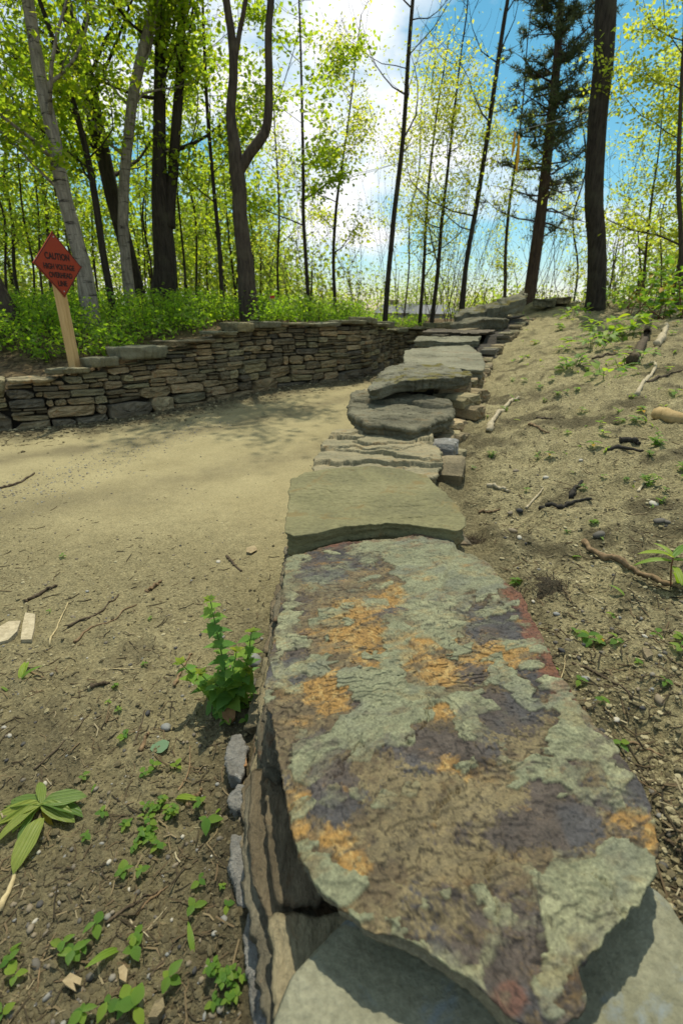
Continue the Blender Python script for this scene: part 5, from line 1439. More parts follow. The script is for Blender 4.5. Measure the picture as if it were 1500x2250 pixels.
def leaf_me(name, prof, mat, droop=0.25, fold=0.15, teeth=0.0, n=9, wave=0.0):
    V = []; F4 = []
    for i in range(n + 1):
        t = i / n; w = np.interp(t, [p[0] for p in prof], [p[1] for p in prof])
        if teeth and 0 < i < n: w *= (1 + teeth * (1 if i % 2 else -1))
        z = -droop * t * t + wave * math.sin(t * 9)
        V += [(-w, t - (teeth * .25 if i % 2 else 0), z + fold * w * 2), (0, t, z), (w, t - (teeth * .25 if i % 2 else 0), z + fold * w * 2)]
    for i in range(n):
        a = 3 * i; F4 += [(a, a + 1, a + 4, a + 3), (a + 1, a + 2, a + 5, a + 4)]
    o = mesh_obj('leaf', np.array(V), np.array(F4), mat); me = o.data; bpy.data.objects.remove(o); return me
ME_net = leaf_me('n', [(0, 0.0), (0.06, 0.22), (0.25, 0.40), (0.5, 0.33), (0.8, 0.14), (1, 0)], G_leaf, 0.30, 0.16, 0.14, 12)
ME_netY = leaf_me('n', [(0, 0.0), (0.1, 0.2), (0.3, 0.33), (0.6, 0.25), (1, 0)], plain_leaf('young nettle leaf', (0.14, 0.22, 0.02), (0.24, 0.30, 0.03), (0.38, 0.5, 0.03), 0.4, 18), 0.15, 0.16, 0.14, 8)
ME_seed = leaf_me('s', [(0, 0.02), (0.15, 0.2), (0.4, 0.33), (0.7, 0.24), (0.9, 0.1), (1, 0)], G_seed, 0.22, 0.14, 0, 7)
ME_round = leaf_me('r', [(0, 0.05), (0.15, 0.35), (0.5, 0.48), (0.85, 0.3), (1, 0)], plain_leaf('round pale leaf', (0.16, 0.24, 0.12), (0.24, 0.32, 0.17), (0.2, 0.3, 0.1), 0.25, 8), 0.1, 0.05, 0, 8)
ME_blade = leaf_me('b', [(0, 0.03), (0.2, 0.10), (0.5, 0.125), (0.8, 0.085), (1, 0)], G_blade, 0.45, 0.22, 0, 9)
ME_lily = leaf_me('l', [(0, 0.04), (0.2, 0.15), (0.55, 0.20), (0.85, 0.13), (1, 0.0)], G_pale, 0.35, 0.2, 0, 9, 0.015)
ME_yell = leaf_me('y', [(0, 0.02), (0.3, 0.22), (0.6, 0.24), (1, 0)], G_yell, 0.3, 0.12, 0, 7)
def put_leaf(me, parent, base, az, el, L, ws=1.0, roll=0.0, name='leaf'):
    o = link(name, me, parent)
    o.matrix_local = Matrix.Translation(base) @ Matrix.Rotation(az, 4, 'Z') @ Matrix.Rotation(el, 4, 'X') @ Matrix.Rotation(roll, 4, 'Y') @ Matrix.Diagonal((L * ws, L, L, 1))
    return o
SHARED = {}
def stem_me(key, pts, r, mat):
    if key not in SHARED:
        T = Tubes(); T.add(smooth_path(pts, 7), np.linspace(r, r * 0.55, 7), 5); o = T.build('stem', mat); SHARED[key] = o.data; bpy.data.objects.remove(o)
    return SHARED[key]

def nettle():
    g = np.random.default_rng(5); p = hit(502, 1548)
    root = empty('nettle_plant', 'tall bright green nettle-like weed with toothed leaves beside the capped wall', 'plant', p)
    for (tx, ty, dy, sc) in [((462, 1318), 0.0, 0, 1.0), ((553, 1388), -0.03, 0, 0.85), ((398, 1458), -0.02, 0, 0.75), ((520, 1430), -0.06, 0, 0.6), ((470, 1500), -0.08, 0, 0.6), ((545, 1475), -0.05, 0, 0.6), ((440, 1480), -0.03, 0, 0.6)]:
        top = at_y(tx[0], tx[1], p.y + ty) - p
        S0 = Vector((g.uniform(-.02, .02), g.uniform(-.02, .02), -0.02)); mid = S0.lerp(top, 0.5) + Vector((g.normal(0, .008), g.normal(0, .008), 0.0))
        P = smooth_path([S0, mid, top], 9); T = Tubes(); T.add(P, np.linspace(0.0035, 0.0016, 9), 6); T.build('stem', M_stem, root)
        H = top.length; k = max(3, int(H / 0.033)); az = g.uniform(0, 3)
        for i in range(k):
            t = 0.15 + 0.85 * i / k; b = Vector(P[int(t * 8)]).lerp(Vector(P[min(8, int(t * 8) + 1)]), t * 8 % 1); az += 1.57 + g.normal(0, 0.2)
            L = (0.078 - 0.036 * t) * (0.8 + 0.2 * sc) * g.uniform(0.8, 1.2)
            for s in (0, math.pi): put_leaf(ME_net, root, b, az + s, g.uniform(-0.1, 0.5), L, g.uniform(0.9, 1.15), g.normal(0, 0.2))
        for q in range(7): put_leaf(ME_netY, root, Vector(P[-1]), q * 0.95 + az, g.uniform(0.2, 0.9), g.uniform(0.018, 0.032), 1.0)
    for q in range(16):
        put_leaf(ME_net, root, Vector((g.normal(0, .03), g.normal(0, .025), g.uniform(0.01, 0.06))), g.uniform(0, 6.28), g.uniform(-0.3, 0.5), g.uniform(0.035, 0.055), g.uniform(0.9, 1.2), g.normal(0, .2))
nettle()

def lily():
    p = hit(95, 1775)
    root = empty('broad_leaved_plant', 'sprawling pale green broad-leaved plant with wilting leaves at the left edge', 'plant', p); root.scale = (0.8, 0.8, 0.8)
    for az, el, L, ws in [(2.55, 0.25, 0.14, 0.9), (1.9, 0.1, 0.17, 1.1), (2.3, -0.05, 0.19, 1.0), (1.35, 0.05, 0.16, 1.2), (-1.25, 0.2, 0.13, 1.5), (-1.55, 0.05, 0.14, 1.5), (-1.9, 0.12, 0.13, 1.3), (2.9, 0.1, 0.12, 1.0), (0.5, 0.3, 0.1, 1.0)]:
        put_leaf(ME_lily, root, Vector((0, 0, 0.015)), az, el, L, ws * 0.82, 0.5 * math.sin(az * 5))
    for az, el, L in ((2.0, -0.25, 0.13), (2.75, -0.2, 0.11), (-2.4, -0.1, 0.09)): put_leaf(ME_yell, root, Vector((0, 0, 0.01)), az, el, L, 0.45, 0.4)
    q = hit(98, 1815)
    o = put_leaf(ME_lily, root, Vector(q) - Vector(p) + Vector((0, 0, .02)), 3.1, 0.15, 0.15, 1.1)
lily()

LAND = [((480, 1440), 'the nettle-like weed'), ((95, 1780), 'the broad-leaved plant'), ((525, 1655), 'the upper mica rock'), ((530, 1900), 'the bright glittering mica rock'), ((565, 2110), 'the lowest mica rock'), ((368, 1642), 'the round pale leaf on the soil'),
        ((50, 1385), 'the split wood chips'), ((160, 2168), 'the torn dead leaf'), ((380, 1755), 'the arching broad blade leaf'), ((1400, 1255), 'the long brown stick'), ((1100, 915), 'the pale curved root'), ((1375, 988), 'the charred wood'),
        ((1320, 1505), 'the thin dark curved twig'), ((1470, 928), 'the tan log'), ((1040, 1190), 'the dark root tangle'), ((1420, 830), 'the hooked pale stick'), ((270, 2015), 'the forked dark twig'), ((35, 1930), 'the straw-coloured stalk'), ((1200, 1420), 'the corner of the largest capstone'), ((1310, 640), 'the thick straight trunk')]
used_labels = {}
def where(px, py, word, extra=''):
    d = sorted((math.hypot(px - a[0], py - a[1]), a, t) for a, t in LAND)
    for dist, a, t in d[:9]:
        dx, dy = px - a[0], py - a[1]
        rel = ('left of' if dx < 0 else 'right of') if abs(dx) > abs(dy) else ('beyond' if dy < 0 else 'nearer than')
        for adj in ('just ', '', 'a little further ', 'well '):
            if adj == 'just ' and dist > 130: continue
            l = f'{word} {adj}{rel} {t}{extra}'
            if l not in used_labels: used_labels[l] = 1; return l
    l = f'{word} near {d[0][2]}{extra}'
    return l

def seedling(px, py, size, kind, g, group='small seedlings sprouting from the bare soil'):
    p = hit(px, py)
    words = {'s': 'small green seedling', 't': 'leggy branching seedling', 'b': 'green blade sprout', 'y': 'seedling with a yellowing leaf', 'l': 'lone narrow leaf'}
    root = empty('seedling', where(px, py, words[kind]), 'plant', p, g.uniform(0, 6.28), group)
    sc = size
    if kind in 'sy':
        h = sc * 0.9; o = link('stem', stem_me('s', [(0, 0, -0.15), (0.05, 0, 0.5), (0, 0.05, 1)], 0.05, M_stem), root); o.scale = (h, h, h)
        n = g.integers(3, 6); a0 = g.uniform(0, 6)
        for k in range(n): put_leaf(ME_yell if kind == 'y' and k == 0 else ME_seed, root, Vector((0, 0, h * (0.65 + 0.35 * (k % 2)))), a0 + k * 2 * math.pi / n + g.normal(0, .3), g.uniform(-0.15, 0.4), sc * g.uniform(0.8, 1.25), g.uniform(0.85, 1.25), g.normal(0, .15))
    elif kind == 't':
        for b in range(g.integers(3, 5)):
            az = g.uniform(0, 6.28); L = sc * g.uniform(1.4, 2.4); tip = Vector((math.cos(az) * L * 0.6, math.sin(az) * L * 0.6, L * 0.7))
            P = smooth_path([(0, 0, -0.01), tuple(tip * 0.5 + Vector((0, 0, L * .1))), tuple(tip)], 6); T = Tubes(); T.add(P, np.linspace(0.0018, 0.001, 6), 5); T.build('stem', M_stem, root)
            for k in range(1, 6):
                for s in (0, math.pi): put_leaf(ME_seed, root, Vector(P[k]), az + k * 1.4 + s, g.uniform(-0.1, 0.4), sc * g.uniform(0.55, 0.9), g.uniform(0.9, 1.2), g.normal(0, .2))
    else:
        n = 1 if kind == 'l' else g.integers(2, 4)
        for k in range(n): put_leaf(ME_blade, root, Vector((0, 0, -0.004)), g.uniform(0, 6.28), g.uniform(0.35, 1.1), sc * g.uniform(0.8, 1.2), g.uniform(0.8, 1.2))
    return root
def seedlings():
    g = np.random.default_rng(9)
    L = [(275, 1622, .022, 's'), (240, 1545, .014, 's'), (262, 1562, .015, 's'), (318, 1462, .016, 's'), (185, 1712, .02, 's'), (125, 1792, .02, 's'), (192, 1842, .02, 's'), (228, 1792, .02, 's'), (212, 1720, .028, 'l'),
         (338, 1690, .024, 's'), (318, 1705, .02, 's'), (390, 1690, .022, 's'), (345, 1775, .024, 't'), (365, 1800, .024, 't'), (320, 1800, .02, 's'), (335, 1840, .026, 't'), (350, 1865, .024, 's'), (300, 1862, .02, 's'), (278, 1818, .02, 's'), (440, 1770, .022, 's'),
         (455, 1815, .038, 's'), (275, 1925, .028, 's'), (312, 1920, .022, 's'), (440, 1945, .024, 's'), (428, 2003, .028, 's'), (500, 1995, .018, 's'), (488, 1952, .014, 's'), (215, 2040, .028, 's'), (140, 2080, .024, 's'), (165, 2102, .028, 's'), (185, 2085, .02, 's'),
         (300, 2060, .024, 's'), (298, 2092, .026, 's'), (375, 2160, .030, 's'), (480, 2150, .022, 't'), (510, 2185, .020, 't'), (470, 2210, .02, 's'), (530, 2150, .018, 's'), (240, 2215, .026, 's'), (285, 2210, .03, 's'), (300, 2225, .03, 's'), (25, 2122, .024, 's'), (38, 2150, .024, 's'), (15, 2095, .03, 'b'), (185, 2235, .026, 's'), (10, 2235, .024, 's'),
         (385, 1752, .085, 'l'), (262, 2085, .085, 'l'), (425, 2095, .055, 'l'), (45, 1492, .085, 'b'), (20, 1520, .05, 'l'), (540, 1588, .026, 's'), (500, 1590, .028, 's'), (560, 1535, .028, 's'), (485, 1775, .028, 'l'), (255, 1510, .016, 's'), (110, 1345, .014, 's'), (330, 1362, .014, 's'), (138, 1225, .022, 's'),
         (1270, 1502, .022, 's'), (1288, 1412, .034, 's'), (1312, 1420, .03, 'y'), (1350, 1415, .03, 's'), (1322, 1548, .026, 's'), (1342, 1358, .02, 's'), (1263, 1392, .018, 's'), (1372, 1308, .06, 'l'), (1148, 1152, .05, 'l'), (1310, 1172, .05, 'b'), (1308, 1152, .018, 's'), (1245, 1172, .018, 's'), (1255, 1222, .04, 'b'), (1440, 1400, .022, 's'), (1490, 1432, .03, 's'), (1492, 1408, .024, 's'), (1458, 1505, .022, 's'), (1358, 1645, .026, 's'), (1130, 1285, .03, 's'), (1212, 1475, .018, 's'), (1385, 1268, .03, 'l'), (1400, 1460, .016, 's'),
         (1110, 905, .035, 't'), (1070, 912, .07, 'l'), (1130, 880, .08, 'b'), (1075, 1005, .026, 't'), (1040, 1032, .022, 's'), (1245, 955, .035, 's'), (1180, 1010, .03, 's'), (1205, 1005, .04, 'y'), (1300, 985, .05, 'y'), (1330, 990, .05, 'b'), (1390, 968, .07, 'b'), (1360, 905, .06, 'b'), (1420, 925, .07, 'b'), (1475, 925, .08, 'b'), (1185, 852, .05, 's'), (1150, 838, .04, 's'), (1240, 770, .06, 's'), (1360, 930, .04, 's'), (1395, 930, .05, 's'), (1125, 838, .04, 's'), (1265, 860, .04, 's'), (1480, 870, .06, 's'), (1300, 1150, .018, 's'), (1460, 1080, .02, 's'), (1375, 1055, .02, 's')]
    for px, py, sz, k in L: seedling(px, py, sz * 0.92, k, g)
    n = 0
    while n < 95:
        px, py = g.uniform(1090, 1510), 690 + 430 * g.random() ** 1.3
        if px < 1070 + (1000 - py) * 0.25 or g.random() > 0.3 + 0.7 * (px - 1050) / 450: continue
        p = hit(px, py); dist = project(p)[2]; n += 1
        seedling(px, py, g.uniform(0.007, 0.014) * dist, g.choice(['s', 't', 'b', 'b', 'l', 'y', 'b']), g)
    # the sprig with long drooping leaves by the long stick
    p = hit(1474, 1288); root = empty('leafy_sprig', 'sprig with long drooping green leaves beside the long brown stick', 'plant', p)
    top = at_y(1478, 1225, p.y) - p; T = Tubes(); T.add(smooth_path([(0, 0, -0.01), tuple(top * 0.6 + Vector((-0.005, 0, 0))), tuple(top)], 7), np.linspace(0.003, 0.0018, 7), 6); T.build('stem', M_redstem, root)
    for az, el, L, t in [(1.5, 0.5, 0.11, 1), (1.2, 0.1, 0.11, 0.85), (-1.0, 0.6, 0.1, 1), (-1.5, 0.1, 0.09, 0.9), (-2.6, -0.4, 0.08, 0.6), (2.9, 0.2, 0.09, 0.7), (-1.3, -0.6, 0.08, 0.5), (0.3, 0.6, 0.08, 1)]:
        put_leaf(ME_blade, root, top * t, az, el, L, 1.1)
    q = hit(368, 1648); o = link('fallen_leaf', ME_round); o.matrix_world = Matrix.Translation(q + Vector((-0.01, -0.02, 0.012))) @ Matrix.Rotation(0.5, 4, 'Z') @ Matrix.Diagonal((0.06, 0.058, 0.05, 1)); tag(o, 'round pale green leaf lying flat on the bare soil', 'leaf')
seedlings()

# leafy clumps on the bank below the big trunk
def clumps():
    g = np.random.default_rng(21)
    names = ['green leafy clump at the foot of the thick straight trunk, left side', 'green leafy clump growing right in front of the thick straight trunk', 'large long-leaved clump below the thick straight trunk', 'long-leaved clump lower on the bank, facing the tilted capstone', 'round low green clump in the middle of the bank', 'leafy clump right of the largest long-leaved clump', 'small leafy clump near the end of the capstones', 'green clump above the hooked pale stick', 'low clump left of the hooked pale stick']
    for k, ((px, py), hgt, nl, ll, sp) in enumerate([((1290, 668), 0.30, 34, 0.20, 0.30), ((1345, 672), 0.34, 30, 0.2, 0.28), ((1335, 742), 0.26, 34, 0.17, 0.28), ((1298, 765), 0.16, 26, 0.14, 0.26), ((1256, 805), 0.10, 40, 0.07, 0.13), ((1385, 740), 0.25, 26, 0.16, 0.2), ((1258, 700), 0.22, 28, 0.15, 0.28), ((1385, 800), 0.14, 18, 0.11, 0.18), ((1330, 830), 0.10, 14, 0.10, 0.15)]):
        p = hit(px, py); root = empty('leafy_clump', names[k], 'plant', p, 0, 'leafy clumps on the sandy bank')
        for i in range(nl):
            r = sp * math.sqrt(g.random()); a = g.uniform(0, 6.28); z = hgt * g.uniform(0.15, 1.0)
            b = Vector((r * math.cos(a), r * math.sin(a), z)); zz = gz(p.x + b.x, p.y + b.y) - p.z; b.z += zz
            if i % 4 == 0:
                T = Tubes(); T.add([(b.x * .6, b.y * .6, zz - 0.02), (b.x * .85, b.y * .85, (zz + b.z) / 2), tuple(b)], [0.005, 0.004, 0.003], 5); T.build('stem', M_stem, root)
            put_leaf(ME_blade if ll > 0.1 else ME_seed, root, b, a - 1.57 + g.normal(0, 0.8), g.uniform(-0.2, 0.8), ll * g.uniform(0.7, 1.25), g.uniform(1.3, 2.1) if ll > 0.1 else 1.1, g.normal(0, .2))
    # shrubs along the crest at the right
    for k, (px, py, Y, H, W_, n, ye, lab) in enumerate([(1480, 640, 8.5, 0.75, 0.6, 190, 0.12, 'broad-leaved shrub with some orange leaves on the crest at the right edge'), (1418, 625, 9.5, 0.85, 0.45, 120, 0.05, 'upright leafy shrub on the crest right of the thick straight trunk'), (1560, 610, 8.0, 1.0, 0.7, 150, 0.05, 'leafy shrub cut off by the right picture edge'), (1370, 650, 11.0, 0.7, 0.5, 110, 0.0, 'small shrub behind the clumps, close to the thick straight trunk')]):
        x = at_y(px, py, Y).x; z = gz(x, Y); root = empty('leafy_shrub', lab, 'shrub', (x, Y, z), 0, 'shrubs on the crest of the bank')
        T = Tubes(); tips = []
        for i in range(9):
            A, r = grow_limb(T, g, (g.normal(0, .12), g.normal(0, .12), -0.05), (g.normal(0, .45), g.normal(0, .4), 1), H * g.uniform(.7, 1.2), 0.010, 0.1, 0.15, 6, 5); tips.append(A)
        T.build('stem', M_redstem, root)
        for i in range(n):
            A = tips[g.integers(len(tips))]; b = Vector(A[g.integers(2, 7)]) + Vector(g.normal(0, .09, 3))
            put_leaf(ME_yell if g.random() < ye else ME_seed, root, b, g.uniform(0, 6.28), g.uniform(-0.5, 0.5), g.uniform(0.08, 0.15), g.uniform(0.9, 1.4), g.normal(0, .3))
clumps()

# ------------------------------------------------------------------ rocks, sticks and litter
M_twig = wood_mat('dark twig', (0.03, 0.023, 0.015), (0.12, 0.09, 0.055), (1, 1, 1), 60)
M_stick = wood_mat('brown stick', (0.09, 0.06, 0.03), (0.26, 0.18, 0.10), (1, 1, 1), 50)
M_palew = wood_mat('weathered pale wood', (0.25, 0.21, 0.13), (0.46, 0.40, 0.27), (1, 1, 1), 50)
M_straw = wood_mat('straw stalk', (0.30, 0.24, 0.12), (0.48, 0.40, 0.22), (1, 1, 1), 50)
M_char = wood_mat('charred wood', (0.012, 0.011, 0.009), (0.045, 0.04, 0.032), (1, 1, 1), 60)
def stick(name, pts, wpx, mat, label, cat='twig', lift=0.6, knots=0.25, group=None, seed=1, taper=0.55):
    P = [hit(*p) for p in pts]; n = max(8, 5 * len(P)); Q = smooth_path(P, n); g = np.random.default_rng(seed)
    d = [project(P[0])[2]]; r = wpx / 2 / F * np.mean([project(p)[2] for p in P])
    Q[:, 2] = np.maximum(Q[:, 2], ground(Q[:, 0], Q[:, 1]) + r * lift)
    c = Q.mean(0); c[2] -= r
    rr = r * np.linspace(1.1, taper, n) * (1 + knots * g.uniform(-1, 1, n))
    Q += g.normal(0, r * (0.04 if name == 'log' else 0.25), Q.shape)
    T = Tubes(); T.add(Q - c, rr, 7); o = T.build(name, mat); o.location = c
    return tag(o, label, cat, group)
STK = [
 ('twig', [(55, 1324), (90, 1307), (127, 1288)], 9, M_twig, 'short thick dark twig at the road edge above the split wood chips'), ('twig', [(322, 1302), (355, 1279)], 10, M_stick, 'stubby brown twig on the sand left of the largest capstone'),
 ('twig', [(497, 1222), (513, 1240), (532, 1256)], 6, M_twig, 'short black twig close to the wall beside the tan-green slab'), ('twig', [(0, 1074), (40, 1063), (78, 1041)], 6, M_twig, 'curved dark twig on the smooth road at the left edge'),
 ('twig', [(150, 1380), (210, 1352), (262, 1308)], 6, M_twig, 'long thin dark twig right of the split wood chips'), ('twig', [(165, 1412), (205, 1378), (240, 1368), (300, 1330)], 5, M_stick, 'long slim stick under the dark twigs right of the wood chips'),
 ('twig', [(75, 1692), (150, 1622), (195, 1572)], 4, M_twig, 'long thin straight twig crossing the soil above the broad-leaved plant'), ('twig', [(232, 2030), (290, 1990), (348, 1962)], 7, M_twig, 'forked dark twig on the dark soil, main branch'),
 ('twig', [(300, 2012), (335, 1975), (368, 1948)], 7, M_stick, 'brown twig lying against the forked dark twig'), ('stalk', [(0, 2008), (35, 1920), (52, 1890), (72, 1845)], 11, M_straw, 'straw-coloured dry stalk running to the broad-leaved plant'),
 ('twig', [(192, 2128), (215, 2108), (242, 2088)], 6, M_stick, 'short brown twig above the lowest seedlings'), ('twig', [(295, 1640), (308, 1600), (320, 1560)], 4, M_twig, 'fine dark twig standing out left of the nettle-like weed'),
 ('twig', [(384, 1508), (400, 1470), (422, 1438)], 7, M_stick, 'brown twig leaning by the left stem of the nettle-like weed'), ('twig', [(330, 2145), (368, 2100), (405, 2052)], 5, M_twig, 'dark twig below the lone narrow leaf near the wall foot'),
 ('twig', [(82, 2180), (90, 2120), (105, 2072)], 3, M_stick, 'hair-thin upright stalk at the lower left'), ('twig', [(285, 2022), (300, 2040), (328, 2062)], 5, M_palew, 'pale curved rootlet under the forked dark twig'),
 ('twig', [(45, 1470), (78, 1482), (100, 1490)], 5, M_stick, 'short twig by the blade sprout at the left edge'), ('twig', [(110, 1420), (125, 1380), (150, 1325)], 4, M_straw, 'thin straw standing up beside the wood chips'),
 ('twig', [(200, 1510), (225, 1505), (240, 1502)], 9, M_twig, 'short dark chip of bark in the middle of the soil'), ('twig', [(392, 1738), (415, 1695), (418, 1640)], 4, M_stick, 'reddish thin stem arching beside the arching broad blade leaf'), ('twig', [(225, 1472), (262, 1471), (310, 1468)], 3, M_straw, 'pale dry grass stem lying level on the soil'),
 ('twig', [(310, 1650), (320, 1625), (328, 1612)], 10, M_stick, 'thick short brown stub left of the round pale leaf'), ('twig', [(414, 1770), (430, 1755), (444, 1738)], 14, M_stick, 'flat grey-brown bark stub near the arching broad blade leaf'),
 ('stick', [(1282, 1195), (1330, 1228), (1400, 1262), (1460, 1285), (1510, 1305)], 14, M_stick, 'long brown stick lying across the right bank'), ('root', [(1074, 950), (1080, 930), (1096, 908), (1120, 885), (1138, 876)], 11, M_palew, 'pale curved root sticking out of the sand by the dark boulder slab'),
 ('stick', [(1399, 868), (1418, 838), (1438, 808), (1430, 800), (1420, 803)], 8, M_palew, 'hooked pale stick standing on the bank at the right'), ('root', [(1185, 1118), (1225, 1118), (1262, 1104), (1300, 1100)], 10, M_char, 'black sinuous root half buried in the middle of the bank'),  # second entry: black tube standing in for a crack ledge in the earth
 ('twig', [(1255, 1458), (1290, 1470), (1330, 1492), (1386, 1540)], 7, M_twig, 'thin dark curved twig right of the largest capstone corner'), ('twig', [(1366, 1636), (1400, 1636), (1455, 1663)], 6, M_stick, 'pale brown twig on the sand at the right edge of the nearest slab'),
 ('twig', [(1252, 1095), (1262, 1078), (1276, 1062)], 11, M_char, 'short black stump of wood above the sinuous root'), ('twig', [(1072, 1070), (1092, 1074), (1116, 1082)], 11, M_palew, 'pair of pale broken sticks beside the tan-green slab'), ('twig', [(1154, 1116), (1172, 1098), (1192, 1074)], 5, M_palew, 'thin pale twig left of the black sinuous root'),
 ('twig', [(1400, 1082), (1412, 1065), (1442, 1052)], 5, M_palew, 'thin pale forked twig on the right part of the bank'), ('twig', [(1052, 1128), (1075, 1126), (1098, 1118)], 5, M_stick, 'brown twig on the sand by the right edge of the tan-green slab'), ('twig', [(1386, 800), (1420, 730), (1432, 690), (1448, 640)], 6, M_twig, 'long bare twig climbing the bank under the crest shrub'),
 ('log', [(1442, 918), (1475, 926), (1520, 940)], 30, wood_mat('tan log', (0.27, 0.19, 0.08), (0.42, 0.31, 0.15)), 'short tan log half buried at the right edge of the bank'), ('stick', [(1332, 990), (1365, 985), (1412, 992)], 10, M_char, 'charred flat stick lying on the sand below the tan log'), ('stick', [(1364, 972), (1385, 972), (1402, 978)], 14, M_char, 'charred wood block on top of the charred flat stick'),
 ('twig', [(1178, 920), (1195, 920), (1212, 921)], 6, M_twig, 'small dark twig on the sand right of the pale curved root'), ('twig', [(1160, 935), (1185, 943), (1205, 952)], 6, M_stick, 'reddish twig lying just below the small dark twig'), ('twig', [(1460, 1845), (1480, 1862), (1512, 1885)], 9, M_twig, 'dark stick in the black soil at the lower right edge'), ('twig', [(1318, 1415), (1325, 1412), (1352, 1395)], 7, M_twig, 'small dark twig among the seedlings right of the nearest slab'),
 ('root', [(1440, 760), (1455, 740), (1462, 718)], 14, M_palew, 'grey stump of root high on the bank at the right'), ('twig', [(1420, 840), (1470, 822), (1500, 812)], 5, M_twig, 'dark twig right of the hooked pale stick'), ('twig', [(1380, 1700), (1440, 1740), (1500, 1800)], 3, M_stick, 'hair-thin rusty pine needle stem beside the nearest slab'), ('twig', [(1300, 790), (1340, 780), (1400, 776)], 5, M_twig, 'thin dark twig under the long-leaved clumps'), ('twig', [(1228, 1500), (1238, 1470), (1240, 1440)], 2.5, M_straw, 'short straw beside the right rim of the nearest slab')]
for k, a in enumerate(STK): stick(*a, seed=100 + k, knots=0.05 if a[0] == 'log' else 0.25, taper=0.9 if a[0] == 'log' else 0.55)
free = lambda *a, **k: free_stone(*a, parent=None, **k)
# split chips of wood
def chip(pts, th, mat, label, cat='wood chip', zz=0.012, name='wood_chip'):
    P = [hit(*p) for p in pts]; c = sum((Vector(p) for p in P), Vector()) / len(P); n = len(P); g = np.random.default_rng(len(label))
    lift = max(0.0, max(gz(p.x, p.y) - p.z for p in P)) + zz
    V = [tuple(p - c + Vector((0, 0, lift + g.uniform(0, .006)))) for p in P] + [tuple(p - c + Vector((0, 0, lift - th))) for p in P] + [(0, 0, lift + .003), (0, 0, lift - th)]
    a = np.arange(n); tri = np.concatenate([np.stack([np.full(n, 2 * n), (a + 1) % n, a], 1), np.stack([np.full(n, 2 * n + 1), n + a, n + (a + 1) % n], 1)])
    q = np.stack([a, (a + 1) % n, n + (a + 1) % n, n + a], 1)
    V = np.array(V); area = sum(V[i][0] * V[(i + 1) % n][1] - V[(i + 1) % n][0] * V[i][1] for i in range(n))
    if area > 0: tri = tri[:, ::-1]; q = q[:, ::-1]
    o = mesh_obj(name, V, [q, tri], mat, None, False); o.location = c
    return tag(o, label, cat)
chip([(58, 1352), (80, 1355), (78, 1385), (72, 1412), (48, 1412), (52, 1380)], 0.022, M_palew, 'upright pale split wood chip at the left edge')
chip([(0, 1385), (22, 1372), (48, 1370), (40, 1395), (20, 1412), (0, 1418)], 0.016, M_palew, 'wider flat split wood chip left of the upright one')
M_dead = wood_mat('dead leaf', (0.20, 0.155, 0.085), (0.36, 0.29, 0.17), (1, 1, 1), 30); M_deadr = wood_mat('brown dead leaf', (0.16, 0.085, 0.035), (0.30, 0.17, 0.08), (1, 1, 1), 30)
chip([(488, 1558), (520, 1562), (518, 1590), (505, 1602), (490, 1585)], 0.003, M_deadr, 'brown dead leaf under the nettle-like weed', 'dead leaf', 0.02, 'dead_leaf')
chip([(142, 2168), (160, 2150), (185, 2162), (182, 2178), (168, 2172), (172, 2190), (150, 2178)], 0.002, M_dead, 'torn pale dead leaf on the soil at the lower left', 'dead leaf', 0.018, 'dead_leaf')
chip([(525, 1668), (542, 1675), (545, 1700), (532, 1706), (522, 1690)], 0.003, M_deadr, 'curled brown dead leaf against the upper mica rock', 'dead leaf', 0.03, 'dead_leaf')
chip([(542, 1208), (560, 1204), (566, 1212), (552, 1220), (542, 1218)], 0.002, M_dead, 'small tan dead leaf on the sand left of the tan-green slab', 'dead leaf', 0.012, 'dead_leaf')
chip([(330, 2250), (345, 2215), (362, 2205), (365, 2225), (350, 2250)], 0.02, ST_wall[0], 'flat grey stone flake at the lower picture edge', 'stone', 0.02, 'flat_stone')
chip([(263, 2135), (275, 2128), (284, 2140), (280, 2168), (266, 2160)], 0.006, M_dead, 'narrow tan dead leaf beside the lone narrow leaf', 'dead leaf', 0.012, 'dead_leaf')
chip([(1408, 1432), (1425, 1436), (1432, 1446), (1418, 1452), (1410, 1442)], 0.008, ST_wall[2], 'small pale stone chip right of the nearest slab', 'stone', 0.01, 'stone_chip')

# grey mica rocks at the foot of the wall
def rock(outline, ztop, zbot, label, mat, seed, name='rock', nang=120):
    pts = plane_px(outline, ztop); c = np.mean(pts, 0)
    V, Fc, nt_ = slab_geo(pts, lambda x, y: ztop + 0 * x, ztop - zbot, nang=nang, nring=26, edge=0.014, side_n=0.008, seed=seed, rag=0.008, under=-0.012, nside=6,
                          relief=lambda x, y, d: 0.009 * fbm(x * 9, y * 9, seed=seed, octs=3) + 0.0015 * fbm(x * 50, y * 50, seed=seed + 1, octs=3))
    cc = np.array([c[0], c[1], zbot]); o = mesh_obj(name, V - cc, Fc, mat); o.location = cc
    return tag(o, label, 'rock')
rock([(508, 1612), (530, 1608), (545, 1640), (540, 1680), (532, 1715), (505, 1705), (492, 1680), (497, 1640)], 0.055, -0.03, 'upper mica rock, smooth grey, below the nettle-like weed', M_silver, 401)
rock([(520, 1725), (548, 1722), (560, 1745), (545, 1775), (520, 1780), (500, 1765), (505, 1742)], 0.045, -0.03, 'rounded grey mica rock between the upper and the bright one', M_silver, 402)
rock([(508, 1832), (530, 1825), (552, 1842), (560, 1890), (552, 1960), (540, 1990), (520, 1985), (512, 1930), (502, 1880)], 0.055, -0.03, 'bright glittering long mica rock at the wall foot', M_silver, 403)
